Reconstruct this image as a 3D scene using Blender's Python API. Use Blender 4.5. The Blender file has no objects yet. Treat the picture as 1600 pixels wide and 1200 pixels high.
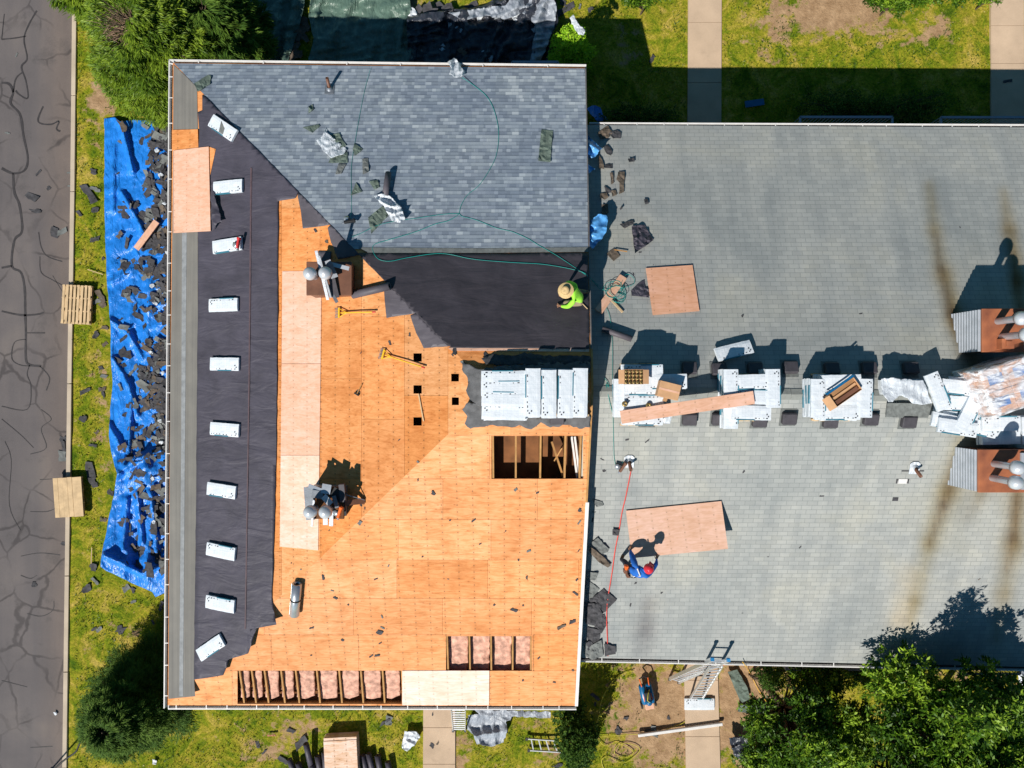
import bpy, bmesh, math, random
import numpy as np
from mathutils import Vector, Matrix, noise, Euler
random.seed(7); rng = np.random.default_rng(7)
R = math.radians
scene = bpy.context.scene
col = scene.collection

# ------------------------------------------------------------------ camera, world, sun
CH, FPX = 23.7, 1067.0                      # camera height and focal length in photo pixels
cam = bpy.data.objects.new('camera', bpy.data.cameras.new('camera')); col.objects.link(cam)
cam.location = (0, 0, CH); cam.data.sensor_width = 36; cam.data.lens = 36 * FPX / 1600
cam.data.clip_end = 500; scene.camera = cam
SX, SY = 0.58, 0.857                        # shadow drift per metre of height
world = bpy.data.worlds.new('World'); scene.world = world; world.use_nodes = True
wn = world.node_tree; bg = wn.nodes['Background']
sky = wn.nodes.new('ShaderNodeTexSky'); sky.sky_type = 'NISHITA'; sky.sun_disc = False
elev = math.atan(1 / math.hypot(SX, SY))
sky.sun_elevation = elev; sky.sun_rotation = math.atan2(-SX, -SY) % (2 * math.pi)
mxs = wn.nodes.new('ShaderNodeMix'); mxs.data_type = 'RGBA'; mxs.blend_type = 'MULTIPLY'; mxs.inputs[0].default_value = 1; mxs.inputs[7].default_value = (.52, 1.0, .98, 1)
wn.links.new(sky.outputs[0], mxs.inputs[6]); wn.links.new(mxs.outputs[2], bg.inputs[0]); bg.inputs[1].default_value = 0.06; sky.altitude = 2500; sky.ozone_density = 3
sl = bpy.data.lights.new('sun', 'SUN'); sl.energy = 4.7; sl.angle = R(0.5); sl.color = (1, 0.955, 0.88)
sun = bpy.data.objects.new('sun', sl); col.objects.link(sun)
sun.rotation_euler = Vector((-SX, -SY, 1)).to_track_quat('Z', 'Y').to_euler(); sun.location = (-10, -15, 20)
scene.view_settings.view_transform = 'Standard'; scene.view_settings.look = 'None'
scene.view_settings.exposure = 0.26; scene.view_settings.gamma = 1
scene.cycles.max_bounces = 5; scene.cycles.diffuse_bounces = 3; scene.cycles.transparent_max_bounces = 12

# ------------------------------------------------------------------ surfaces: pixel of the photo -> point on a real plane
def ray(px, py): return Vector(((px - 800) / FPX, (600 - py) / FPX, -1))
def W(px, py, z=0.0):
    d = CH - z; r = ray(px, py); return Vector((r.x * d, r.y * d, z))
class Plane:
    def __init__(s, a, b, c):
        s.p = a; s.n = (b - a).cross(c - a).normalized()
        if s.n.z < 0: s.n = -s.n
    def at(s, px, py, lift=0.0):
        r = ray(px, py); o = Vector((0, 0, CH)); p = s.p + Vector((0, 0, lift))
        t = (p - o).dot(s.n) / r.dot(s.n); return o + r * t
    def z(s, x, y): return s.p.z - (s.n.x * (x - s.p.x) + s.n.y * (y - s.p.y)) / s.n.z
EZ = 4.1
GR = Plane(Vector((0, 0, 0)), Vector((1, 0, 0)), Vector((0, 1, 0)))
cA, cB, cC, cD = W(270, 98, EZ), W(914, 106, EZ), W(898, 1103, EZ), W(262, 1102, EZ)
cE = W(770, 611, 6.95)
LN, LS, LW = Plane(cA, cB, cE), Plane(cD, cC, cE), Plane(cA, cD, cE)
rd = LN.n.cross(LS.n); rd = rd / rd.x
cR = cE + rd * ((cB.x + cC.x) / 2 - cE.x)
def topx(v): d = CH - v.z; return (800 + v.x * FPX / d, 600 - v.y * FPX / d)
pR = topx(cR)
rz = 6.47
rW, rE = W(900, 611, rz), W(1600, 622, rz)
RN = Plane(W(920, 199, EZ), W(1600, 204, EZ), rE); RS = Plane(W(905, 1026, EZ), W(1600, 1041, EZ), rE)
def side(p, a, b): return (b[0]-a[0])*(p[1]-a[1]) - (b[1]-a[1])*(p[0]-a[0])
def inpoly(p, poly):
    c = False; n = len(poly)
    for i in range(n):
        a, b = poly[i], poly[(i+1) % n]
        if (a[1] > p[1]) != (b[1] > p[1]) and p[0] < (b[0]-a[0])*(p[1]-a[1])/(b[1]-a[1])+a[0]: c = not c
    return c
PA, PB, PC, PD, PE = (270, 98), (914, 106), (898, 1103), (262, 1102), (770, 611)
def ridge_y(px): return 611 + (px - 900) * 11 / 700
def surf_at(px, py):
    p = (px, py)
    if inpoly(p, [PA, PB, pR, PE]): return LN
    if inpoly(p, [PD, PC, pR, PE]): return LS
    if inpoly(p, [PA, PD, PE]): return LW
    if px > 900 and 197 < py < 1044: return RN if py < ridge_y(px) else RS
    return GR
def frame(s, px, py, ang=0, lift=0.0):
    """matrix on surface s: local z = normal, local x turned ang degrees counter-clockwise in the picture"""
    p = s.at(px, py, lift); n = s.n
    x = Vector((math.cos(R(ang)), math.sin(R(ang)), 0)); x = (x - n * x.dot(n)).normalized(); y = n.cross(x)
    m = Matrix((x, y, n)).transposed().to_4x4(); m.translation = p; return m

# ------------------------------------------------------------------ object helpers
def tag(o, label=None, cat=None, group=None, kind=None):
    if label: o['label'] = label
    if cat: o['category'] = cat
    if group: o['group'] = group
    if kind: o['kind'] = kind
    return o
def empty(name, m=None, **k):
    o = bpy.data.objects.new(name, None); o.empty_display_size = .2; col.objects.link(o)
    if m is not None: o.matrix_world = m if isinstance(m, Matrix) else Matrix.Translation(m)
    return tag(o, **k)
def link(name, me, parent=None, m=None, **k):
    o = bpy.data.objects.new(name, me); col.objects.link(o)
    if parent is not None: o.parent = parent
    if m is not None: o.matrix_basis = m if isinstance(m, Matrix) else Matrix.Translation(m)
    return tag(o, **k)
def kids(o): return [c for c in KID.get(o, [])]
KID = {}
def copy_tree(o, parent=None, **k):
    c = o.copy(); col.objects.link(c); c.parent = parent
    for ch in o.children: copy_tree(ch, c)
    return tag(c, **k) if parent is None else c
class MB:
    def __init__(s): s.v = []; s.f = []; s.mi = []; s.sm = []; s.c = []
    def add(s, vs, fs, mi=0, smooth=False, color=None):
        b = len(s.v); s.v += [tuple(v) for v in vs]
        for f in fs: s.f.append(tuple(b + i for i in f)); s.mi.append(mi); s.sm.append(smooth); s.c.append(color or (1, 1, 1, 1))
        return s
    def box(s, c, d, rot=None, mi=0, color=None):
        c = Vector(c); hx, hy, hz = d[0]/2, d[1]/2, d[2]/2
        vs = [Vector((x*hx, y*hy, z*hz)) for z in (-1, 1) for y in (-1, 1) for x in (-1, 1)]
        if rot is not None: M = rot if isinstance(rot, Matrix) else Euler(rot).to_matrix(); vs = [M @ v for v in vs]
        return s.add([v + c for v in vs], [(0,2,3,1),(4,5,7,6),(0,1,5,4),(2,6,7,3),(0,4,6,2),(1,3,7,5)], mi, False, color)
    def bar(s, a, b, w, h, mi=0, up=(0, 0, 1), color=None):
        a, b = Vector(a), Vector(b); x = (b-a); L = x.length; x = x/L; up = Vector(up)
        y = up.cross(x)
        if y.length < 1e-4: y = Vector((0, 1, 0)).cross(x)
        y.normalize(); z = x.cross(y); M = Matrix((x, y, z)).transposed()
        return s.box((a+b)/2, (L, w, h), M, mi, color)
    def tube(s, pts, r, seg=8, mi=0, cap=True, smooth=True):
        pts = [Vector(p) for p in pts]; n = len(pts); rs = r if isinstance(r, (list, tuple)) else [r]*n
        vs = []; ref = None
        for i, p in enumerate(pts):
            t = (pts[min(i+1, n-1)] - pts[max(i-1, 0)]).normalized()
            if ref is None: ref = Vector((0, 0, 1)) if abs(t.z) < .9 else Vector((1, 0, 0))
            a = t.cross(ref)
            if a.length < 1e-3: a = t.cross(Vector((0, 1, 0)))
            a.normalize(); b = t.cross(a); ref = -b if False else a.cross(t) if False else ref
            for k in range(seg):
                q = 2*math.pi*k/seg; vs.append(p + (a*math.cos(q) + b*math.sin(q))*rs[i])
        fs = [(i*seg+k, i*seg+(k+1) % seg, (i+1)*seg+(k+1) % seg, (i+1)*seg+k) for i in range(n-1) for k in range(seg)]
        s.add(vs, fs, mi, smooth)
        if cap: s.add(vs[:seg], [tuple(range(seg))[::-1]], mi); s.add(vs[-seg:], [tuple(range(seg))], mi)
        return s
    def lathe(s, prof, seg=20, c=(0, 0, 0), mi=0, M=None):
        vs = []; c = Vector(c)
        for r_, z in prof:
            for k in range(seg):
                q = 2*math.pi*k/seg; v = Vector((r_*math.cos(q), r_*math.sin(q), z)); vs.append((M @ v if M else v) + c)
        fs = [(i*seg+k, i*seg+(k+1) % seg, (i+1)*seg+(k+1) % seg, (i+1)*seg+k) for i in range(len(prof)-1) for k in range(seg)]
        return s.add(vs, fs, mi, True)
    def prism(s, poly, z0, z1, mi=0, color=None):
        n = len(poly)
        vs = [Vector((p[0], p[1], z0)) for p in poly] + [Vector((p[0], p[1], z1)) for p in poly]
        return s.add(vs, [tuple(range(n))[::-1], tuple(range(n, 2*n))] + [(i, (i+1) % n, n+(i+1) % n, n+i) for i in range(n)], mi, False, color)
    def slab(s, top, t, mi=0, color=None):
        """top: world points; extruded t downwards"""
        n = len(top); vs = list(top) + [Vector(p) - Vector((0, 0, t)) for p in top]
        return s.add(vs, [tuple(range(n)), tuple(range(n, 2*n))[::-1]] + [(i, n+i, n+(i+1) % n, (i+1) % n) for i in range(n)], mi, False, color)
    def mesh(s, name, mats, colors=False, bevel=0):
        me = bpy.data.meshes.new(name); me.from_pydata(s.v, [], s.f)
        for m in (mats if isinstance(mats, (list, tuple)) else [mats]): me.materials.append(m)
        me.polygons.foreach_set('material_index', s.mi); me.polygons.foreach_set('use_smooth', s.sm)
        if colors:
            ca = me.color_attributes.new('tint', 'FLOAT_COLOR', 'CORNER'); L = []
            for p in me.polygons: L += list(s.c[p.index]) * p.loop_total
            ca.data.foreach_set('color', L)
        bm = bmesh.new(); bm.from_mesh(me); bmesh.ops.recalc_face_normals(bm, faces=bm.faces); 
        if bevel: bmesh.ops.bevel(bm, geom=list(bm.edges), offset=bevel, segments=1, affect='EDGES')
        bm.to_mesh(me); bm.free(); return me
    def build(s, name, mats, parent=None, m=None, colors=False, bevel=0, **k):
        return link(name, s.mesh(name, mats, colors, bevel), parent, m, **k)

def fbm(x, y, z=0.0, o=3): return noise.fractal(Vector((x, y, z)), 1.0, 2.0, o)
def ridge(x, y, z=0.0):
    v = 0; a = 1
    for i in range(3): v += a*(1-abs(noise.noise(Vector((x, y, z+i*7.3))))*2.2); x *= 2.1; y *= 2.1; a *= .5
    return v
def fold(x, y, fr, seed, rot=.6, st=.35):
    v = 0
    for k, (f, a) in enumerate(((1, 1.0), (1.9, .45), (3.7, .16))):
        c, s = math.cos(rot+k*1.1), math.sin(rot+k*1.1); u, w = (x*c+y*s)*fr*f, (-x*s+y*c)*fr*f*st
        v += a*(1-2.4*abs(noise.noise(Vector((u, w, seed+k*5.1)))))
    return v
def catmull(pts, n=8, closed=False):
    out = []; P = list(pts)
    for i in range(len(P)-1):
        p0, p1, p2, p3 = P[max(i-1, 0)], P[i], P[i+1], P[min(i+2, len(P)-1)]
        for k in range(n):
            t = k/n
            out.append(tuple(0.5*((2*b)+(c-a)*t+(2*a-5*b+4*c-d)*t*t+(3*b-a-3*c+d)*t**3) for a, b, c, d in zip(p0, p1, p2, p3)))
    out.append(tuple(P[-1])); return out
def rag(poly, amp=1.5, n=4, seed=0, closed=True):
    """roughen a polygon outline (same units)"""
    out = []; rr = random.Random(seed); m = len(poly)
    for i in range(m):
        a, b = poly[i], poly[(i+1) % m]
        k = max(1, int(math.hypot(b[0]-a[0], b[1]-a[1]) / n))
        for j in range(k):
            t = j/k; w = 0 if j == 0 else amp
            out.append((a[0]+(b[0]-a[0])*t+rr.uniform(-w, w), a[1]+(b[1]-a[1])*t+rr.uniform(-w, w)))
    return out
def sheet(name, poly, s=None, lift=.01, cell=6, zfn=None, thick=.004, mat=None, parent=None, local=False, smooth=True, colfn=None, m=None, **k):
    """a sheet over a pixel outline (or a metre outline when local): cut into a grid, laid on surface s, displaced by zfn"""
    bm = bmesh.new(); f = bm.faces.new([bm.verts.new((p[0], p[1], 0)) for p in poly])
    xs = [p[0] for p in poly]; ys = [p[1] for p in poly]
    bmesh.ops.triangulate(bm, faces=[f])
    for ax, lo, hi in ((0, min(xs), max(xs)), (1, min(ys), max(ys))):
        c = lo + cell
        while c < hi:
            co = (c, 0, 0) if ax == 0 else (0, c, 0); no = (1, 0, 0) if ax == 0 else (0, 1, 0)
            bmesh.ops.bisect_plane(bm, geom=bm.verts[:]+bm.edges[:]+bm.faces[:], plane_co=co, plane_no=no, dist=1e-5); c += cell
    bmesh.ops.dissolve_limit(bm, angle_limit=.001, verts=bm.verts, edges=[]) if False else None
    lay = bm.verts.layers.float_color.new('tint') if colfn else None
    for v in bm.verts:
        x, y = v.co.x, v.co.y; dz = zfn(x, y) if zfn else 0
        if colfn: v[lay] = colfn(x, y)
        if local: v.co = (x, y, lift+dz)
        else: ss = s or surf_at(x, y); v.co = ss.at(x, y, lift+dz)
    bmesh.ops.recalc_face_normals(bm, faces=bm.faces)
    if bm.faces and sum(ff.normal.z * ff.calc_area() for ff in bm.faces) < 0: bmesh.ops.reverse_faces(bm, faces=bm.faces)
    if thick:
        g = bmesh.ops.extrude_face_region(bm, geom=bm.faces[:])
        nv = [e for e in g['geom'] if isinstance(e, bmesh.types.BMVert)]
        for v in nv: v.co.z += 0
        nvs = set(nv); old = [v for v in bm.verts if v not in nvs]
        for v in old: v.co.z -= thick
        bmesh.ops.recalc_face_normals(bm, faces=bm.faces)
    if not local:
        cx = sum((v.co for v in bm.verts), Vector())/len(bm.verts)
        if parent is None and m is None:
            for v in bm.verts: v.co -= cx
            m = Matrix.Translation(cx)
    me = bpy.data.meshes.new(name); bm.to_mesh(me); bm.free()
    me.materials.append(mat); me.polygons.foreach_set('use_smooth', [smooth]*len(me.polygons))
    return link(name, me, parent, m, **k)

# ------------------------------------------------------------------ materials
class NT:
    def __init__(s, name):
        s.m = bpy.data.materials.new(name); s.m.use_nodes = True; s.t = s.m.node_tree; s.b = s.t.nodes['Principled BSDF']
    def n(s, typ, props=None, **inp):
        nd = s.t.nodes.new('ShaderNode'+typ)
        for a, v in (props or {}).items(): setattr(nd, a, v)
        for a, v in inp.items():
            a = a.replace('_', ' ')
            sk = nd.inputs[int(a[1:])] if a[0] == 'i' and a[1:].isdigit() else nd.inputs[a]
            s.set(sk, v)
        return nd
    def set(s, sk, v):
        if isinstance(v, bpy.types.NodeSocket): s.t.links.new(v, sk)
        else:
            if isinstance(v, (tuple, list)) and len(v) == 3 and sk.type == 'RGBA': v = (*v, 1)
            sk.default_value = v
    def math(s, op, a, b=0.0, c=None):
        nd = s.n('Math', {'operation': op}, i0=a, i1=b)
        if c is not None: s.set(nd.inputs[2], c)
        return nd.outputs[0]
    def mix(s, f, a, b, blend='MIX'):
        nd = s.n('Mix', {'data_type': 'RGBA', 'blend_type': blend}); s.set(nd.inputs[0], f); s.set(nd.inputs[6], a); s.set(nd.inputs[7], b); return nd.outputs[2]
    def ramp(s, f, stops):
        nd = s.n('ValToRGB', Fac=f); e = nd.color_ramp.elements
        while len(e) < len(stops): e.new(.5)
        for q, (p, c) in zip(e, stops): q.position = p; q.color = (*c, 1) if len(c) == 3 else c
        return nd.outputs[0]
    def coord(s, scale=(1, 1, 1), kind='Object', rot=(0, 0, 0), loc=(0, 0, 0)):
        tc = s.n('TexCoord'); return s.n('Mapping', Vector=tc.outputs[kind], Scale=scale, Rotation=rot, Location=loc).outputs[0]
    def noise(s, scale, detail=4, vec=None, rough=.55, dist=0):
        return s.n('TexNoise', Vector=vec if vec is not None else s.coord(), Scale=scale, Detail=detail, Roughness=rough, Distortion=dist).outputs[0]
    def bump(s, h, strength=.4, dist=.01): s.set(s.b.inputs['Normal'], s.n('Bump', Strength=strength, Distance=dist, Height=h).outputs[0])
    def fin(s, color=None, rough=None, metal=None, spec=None):
        if color is not None: s.set(s.b.inputs['Base Color'], color)
        if rough is not None: s.set(s.b.inputs['Roughness'], rough)
        if metal is not None: s.b.inputs['Metallic'].default_value = metal
        if spec is not None: s.b.inputs['Specular IOR Level'].default_value = spec
        return s.m
def simple(name, c, rough=.7, var=.25, sc=6, metal=0, bump=.15, spec=.4, c2=None):
    t = NT(name); f = t.noise(sc, 5); d = c2 or tuple(x*(1-var) for x in c); e = tuple(min(1, x*(1+var*.6)) for x in c)
    r_ = t.ramp(f, [(.3, d), (.7, e)]); t.bump(t.noise(sc*6, 3), bump, .01)
    return t.fin(r_, rough, metal, spec)
M = {}
def shingle_new():
    t = NT('blue_grey_shingle'); v = t.coord()
    sep = t.n('SeparateXYZ', Vector=v)
    wob = t.noise(3, 2)
    br = t.n('TexBrick', {'offset': .37, 'offset_frequency': 2, 'squash': .6, 'squash_frequency': 3}, Vector=v, Color1=(0, 0, 0), Color2=(1, 1, 1), Mortar=(.35, .35, .35), Scale=1, Mortar_Size=.003, Bias=0, Brick_Width=.185, Row_Height=.106)
    br2 = t.n('TexBrick', {'offset': .71, 'offset_frequency': 3}, Vector=t.coord(loc=(.13, 0, 0)), Color1=(0, 0, 0), Color2=(1, 1, 1), Mortar=(.5, .5, .5), Scale=1, Mortar_Size=.0, Bias=-.2, Brick_Width=.33, Row_Height=.106)
    a = t.ramp(br.outputs[0], [(0, (.19, .228, .275)), (.30, (.235, .28, .33)), (.6, (.275, .322, .372)), (.80, (.305, .35, .398)), (.9, (.37, .42, .465)), (1, (.42, .47, .51))])
    b = t.ramp(br2.outputs[0], [(0, (.74, .76, .82)), (.6, (1, 1, 1)), (1, (1.15, 1.12, 1.08))])
    c = t.mix(1, a, b, 'MULTIPLY')
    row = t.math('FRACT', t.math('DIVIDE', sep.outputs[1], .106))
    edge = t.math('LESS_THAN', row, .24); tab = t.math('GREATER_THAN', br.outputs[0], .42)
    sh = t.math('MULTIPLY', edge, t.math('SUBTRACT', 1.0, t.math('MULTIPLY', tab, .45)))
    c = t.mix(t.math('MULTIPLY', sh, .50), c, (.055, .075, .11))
    g = t.noise(120, 2); c = t.mix(.15, c, t.ramp(g, [(.3, (.1, .12, .15)), (.7, (.42, .46, .52))]))
    l = t.noise(.5, 3); c = t.mix(1, c, t.ramp(l, [(.3, (.9, .92, .95)), (.7, (1.07, 1.05, 1.02))]), 'MULTIPLY')
    t.bump(row, .5, .012); return t.fin(c, .85, 0, .3)
def shingle_old():
    t = NT('weathered_grey_shingle'); v = t.coord()
    br = t.n('TexBrick', {'offset': .5}, Vector=v, Color1=(0, 0, 0), Color2=(1, 1, 1), Mortar=(.5, .5, .5), Scale=1, Mortar_Size=.006, Mortar_Smooth=.3, Bias=0, Brick_Width=.275, Row_Height=.124)
    a = t.ramp(br.outputs[0], [(0, (.340, .345, .335)), (.5, (.368, .373, .362)), (1, (.405, .408, .392))])
    l = t.noise(.35, 5, None, .6, .6); c = t.mix(1, a, t.ramp(l, [(.32, (.76, .79, .82)), (.5, (.97, .97, .97)), (.70, (1.14, 1.09, .98))]), 'MULTIPLY')
    stv = t.coord((2.2, .16, 1)); ls = t.noise(1, 4, stv); c = t.mix(1, c, t.ramp(ls, [(.35, (.85, .87, .88)), (.65, (1.05, 1.05, 1.03))]), 'MULTIPLY')
    c = t.mix(t.math('MULTIPLY', br.outputs[1], .62), c, (.11, .13, .13))
    g = t.noise(140, 2); c = t.mix(.15, c, t.ramp(g, [(.3, (.16, .17, .16)), (.7, (.5, .5, .47))]))
    at = t.n('Attribute', {'attribute_name': 'tint'}); c = t.mix(1, c, at.outputs[0], 'MULTIPLY')
    t.bump(t.math('SUBTRACT', 1.0, br.outputs[1]), .35, .006); return t.fin(c, .88, 0, .25)
def plywood(name, base, rough=.7, tinted=True, sat=1, soft=0):
    t = NT(name); v = t.coord((1.4, 9, 9)); g = t.noise(1.3, 6, v, .62, 1.4)
    lo = (base[0]*.74, base[1]*.60, base[2]*.45); hi = (min(.95, base[0]*1.2), base[1]*1.22, base[2]*1.4)
    c = t.ramp(g, [(.28, lo), (.5, base), (.72, hi)])
    b = t.noise(1.1, 5, None, .6, .8); c = t.mix(1, c, t.ramp(b, [(.3, (.84, .74, .62)), (.5, (1, .98, .96)), (.72, (1.05, 1.1, 1.2))]), 'MULTIPLY')
    b2 = t.noise(1.0, 4, t.coord((2.6, 7, 1)), .6, .5); c = t.mix(1, c, t.ramp(b2, [(.34, (.88, .80, .68)), (.5, (1, 1, 1)), (.68, (1.04, 1.07, 1.12))]), 'MULTIPLY')
    kn = t.n('TexVoronoi', Vector=t.coord((3.2, 6.5, 1)), Scale=1.0).outputs[0]
    c = t.mix(1, c, t.ramp(kn, [(.02, (.58, .40, .28)), (.13, (1, 1, 1))]), 'MULTIPLY')
    sep = t.n('SeparateXYZ', Vector=t.coord())
    fx = t.math('ABSOLUTE', t.math('SUBTRACT', t.math('FRACT', t.math('DIVIDE', sep.outputs[0], .406)), .5))
    fy = t.math('ABSOLUTE', t.math('SUBTRACT', t.math('FRACT', t.math('DIVIDE', sep.outputs[1], .19)), .5))
    d = t.math('MULTIPLY', t.math('LESS_THAN', fx, .04), t.math('LESS_THAN', fy, .09)); c = t.mix(t.math('MULTIPLY', d, .75), c, (.16, .07, .03))
    # darker seam band where the old felt left its dye
    fb = t.math('LESS_THAN', fx, .07); c = t.mix(t.math('MULTIPLY', fb, .10), c, (.25, .11, .03))
    if soft: c = t.mix(soft, c, tuple(x*.98 for x in base))
    if tinted: at = t.n('Attribute', {'attribute_name': 'tint'}); c = t.mix(1, c, at.outputs[0], 'MULTIPLY')
    t.bump(g, .12, .004); return t.fin(c, rough, 0, .25)
def felt(name, c, wr=1.0):
    t = NT(name); v = t.coord((1, 1, 1)); n1 = t.noise(1.2, 5, v, .6, .5)
    cc = t.ramp(n1, [(.3, tuple(x*.78 for x in c)), (.7, tuple(x*1.25 for x in c))])
    h = t.math('ADD', t.noise(1.6, 3, t.coord((.5, 1.6, 1)), .55, .6), t.math('MULTIPLY', t.noise(9, 4), .1)); t.bump(h, .75*wr, .06)
    return t.fin(cc, .55, 0, .35)
def road_mat():
    t = NT('asphalt'); big = t.noise(.35, 5, None, .6, .4); c = t.ramp(big, [(.3, (.100, .090, .096)), (.55, (.138, .122, .124)), (.75, (.18, .156, .146))])
    gt_ = t.n('SeparateXYZ', Vector=t.coord()); c = t.mix(1, c, t.ramp(t.math('ADD', gt_.outputs[0], 16.6), [(.0, (1, 1, 1)), (.95, (1.30, 1.16, 1.0))]), 'MULTIPLY')
    st = t.noise(1, 4, t.coord((1.6, .14, 1))); c = t.mix(1, c, t.ramp(st, [(.3, (.84, .84, .86)), (.7, (1.14, 1.1, 1.06))]), 'MULTIPLY')
    dark = t.noise(.9, 6, None, .7); c = t.mix(t.ramp(dark, [(.56, (0, 0, 0)), (.66, (.4, .4, .4))]), c, (.05, .045, .046))
    g = t.noise(90, 3); c = t.mix(.3, c, t.ramp(g, [(.35, (.045, .04, .04)), (.68, (.22, .2, .19))]))
    vo = t.n('TexVoronoi', {'feature': 'DISTANCE_TO_EDGE'}, Vector=t.n('Mapping', Vector=t.mix(.25, t.coord(), t.n('TexNoise', Vector=t.coord(), Scale=1.5, Detail=5).outputs[1]), Scale=(1, 1, 1)).outputs[0], Scale=.9)
    msk = t.math('MULTIPLY', t.ramp(vo.outputs[0], [(.010, (1, 1, 1)), (.030, (0, 0, 0))]), t.ramp(t.noise(.45, 3), [(.42, (0, 0, 0)), (.56, (.55, .55, .55))]))
    c = t.mix(msk, c, (.03, .026, .027)); t.bump(g, .3, .006); return t.fin(c, .85, 0, .3)
def ground_mat():
    t = NT('lawn_and_soil'); at = t.n('Attribute', {'attribute_name': 'tint'})
    n1 = t.noise(1.3, 8, None, .72, .8); n2 = t.noise(14, 4, None, .6); n3 = t.noise(45, 3, None, .7)
    gr = t.ramp(n1, [(.34, (.06, .115, .008)), (.44, (.16, .21, .012)), (.54, (.30, .275, .03)), (.66, (.46, .35, .10))])
    gr = t.mix(.75, gr, t.mix(1, gr, t.ramp(n2, [(.3, (.45, .5, .35)), (.7, (1.5, 1.4, 1.3))]), 'MULTIPLY'))
    gr = t.mix(.8, gr, t.mix(1, gr, t.ramp(n3, [(.32, (.42, .45, .3)), (.68, (1.5, 1.45, 1.3))]), 'MULTIPLY'))
    so = t.ramp(t.noise(3, 6, None, .65), [(.3, (.26, .155, .08)), (.7, (.50, .33, .19))])
    so = t.mix(.4, so, t.mix(1, so, t.ramp(n3, [(.3, (.6, .6, .6)), (.7, (1.3, 1.3, 1.3))]), 'MULTIPLY'))
    sp = t.n('SeparateColor', Color=at.outputs[0])
    k = t.math('ADD', sp.outputs[0], t.math('MULTIPLY', t.math('SUBTRACT', t.noise(1.9, 7, None, .7), .5), 2.6))
    k = t.math('ADD', k, t.math('MULTIPLY', t.math('SUBTRACT', n2, .5), .5))
    f = t.ramp(k, [(.46, (0, 0, 0)), (.70, (1, 1, 1))]); c = t.mix(f, gr, so)
    t.bump(t.math('ADD', n2, t.math('MULTIPLY', n3, .6)), .8, .03); return t.fin(c, .95, 0, .1)
def concrete(name, c):
    t = NT(name); a = t.noise(1.2, 6); cc = t.ramp(a, [(.3, tuple(x*.86 for x in c)), (.7, tuple(x*1.1 for x in c))])
    g = t.noise(60, 3); cc = t.mix(.25, cc, t.mix(1, cc, t.ramp(g, [(.3, (.6, .6, .6)), (.7, (1.35, 1.35, 1.35))]), 'MULTIPLY')); t.bump(g, .2, .004)
    st = t.ramp(t.noise(2.5, 5), [(.62, (0, 0, 0)), (.75, (.35, .35, .35))]); cc = t.mix(st, cc, tuple(x*.55 for x in c))
    return t.fin(cc, .9, 0, .2)
def tarp(name, c, rough=.32, sc=1):
    t = NT(name); n1 = t.noise(2.5*sc, 5, None, .6, 1.2); cc = t.ramp(n1, [(.3, tuple(x*.8 for x in c)), (.7, tuple(min(1, x*1.15+.01) for x in c))])
    w = t.noise(2.6*sc, 4, t.coord((1.3, .5, 1)), .55, 1.6); w2 = t.noise(8*sc, 3, t.coord((1, .6, 1)), .5, 1.2)
    t.bump(t.math('ADD', w, t.math('MULTIPLY', w2, .25)), .9, .09/sc); return t.fin(cc, rough, 0, .5)
def foliage(name, dark, mid, light, rough=.5):
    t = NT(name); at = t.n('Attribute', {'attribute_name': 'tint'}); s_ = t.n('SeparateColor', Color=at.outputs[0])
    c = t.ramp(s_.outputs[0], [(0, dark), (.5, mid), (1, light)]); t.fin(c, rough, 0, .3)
    tr = t.n('BsdfTranslucent', Color=c); mx = t.n('MixShader', i0=.22); t.t.links.new(t.b.outputs[0], mx.inputs[1]); t.t.links.new(tr.outputs[0], mx.inputs[2])
    t.t.links.new(mx.outputs[0], t.t.nodes['Material Output'].inputs[0]); return t.m
def wrapper_mat():
    t = NT('white_bundle_wrapper'); v = t.coord(); s_ = t.n('SeparateXYZ', Vector=v)
    c = t.ramp(t.noise(7, 4), [(.3, (.62, .67, .72)), (.7, (.75, .78, .82))])
    fx = t.math('LESS_THAN', t.math('FRACT', t.math('DIVIDE', s_.outputs[0], .083)), .16)
    fy = t.math('LESS_THAN', t.math('FRACT', t.math('DIVIDE', s_.outputs[1], .055)), .3)
    pr = t.math('MULTIPLY', t.math('MULTIPLY', fy, t.math('GREATER_THAN', t.noise(40, 2, t.coord((1, .2, 1))), .5)), .22)
    c = t.mix(pr, c, (.42, .5, .58)); c = t.mix(t.math('MULTIPLY', fx, .18), c, (.45, .52, .6))
    t.bump(t.noise(10, 4, None, .6, 1), .4, .02); return t.fin(c, .3, 0, .5)
def corrugated():
    t = NT('corrugated_grey_metal'); s_ = t.n('SeparateXYZ', Vector=t.coord()); c = t.ramp(t.noise(3, 4), [(.3, (.40, .43, .47)), (.7, (.52, .55, .6))])
    return t.fin(c, .45, .3, .5)
M['shn'] = shingle_new(); M['sho'] = shingle_old()
M['ply'] = plywood('orange_weathered_plywood', (.725, .308, .112), soft=.10); M['plyp'] = plywood('fresh_pink_plywood', (.78, .49, .36), tinted=True, soft=.5)
M['felt'] = felt('black_roofing_felt', (.062, .056, .075)); M['feltn'] = felt('dark_new_felt', (.044, .039, .048), .8); M['felt2'] = felt('faded_roofing_felt', (.095, .085, .10), .5)
M['road'] = road_mat(); M['ground'] = ground_mat()
M['conc'] = concrete('walkway_concrete', (.54, .40, .28)); M['kerb'] = concrete('kerb_concrete', (.52, .43, .33))
M['blue'] = tarp('blue_tarp', (.010, .20, .70), .36, .6); M['green'] = tarp('green_tarp', (.10, .165, .13), .30); M['silver'] = tarp('silver_tarp', (.30, .33, .38), .38, 1.5)
M['black'] = tarp('black_plastic', (.03, .035, .05), .3, 1.5); M['wplast'] = tarp('white_plastic', (.60, .64, .69), .35, 1.2)
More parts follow.
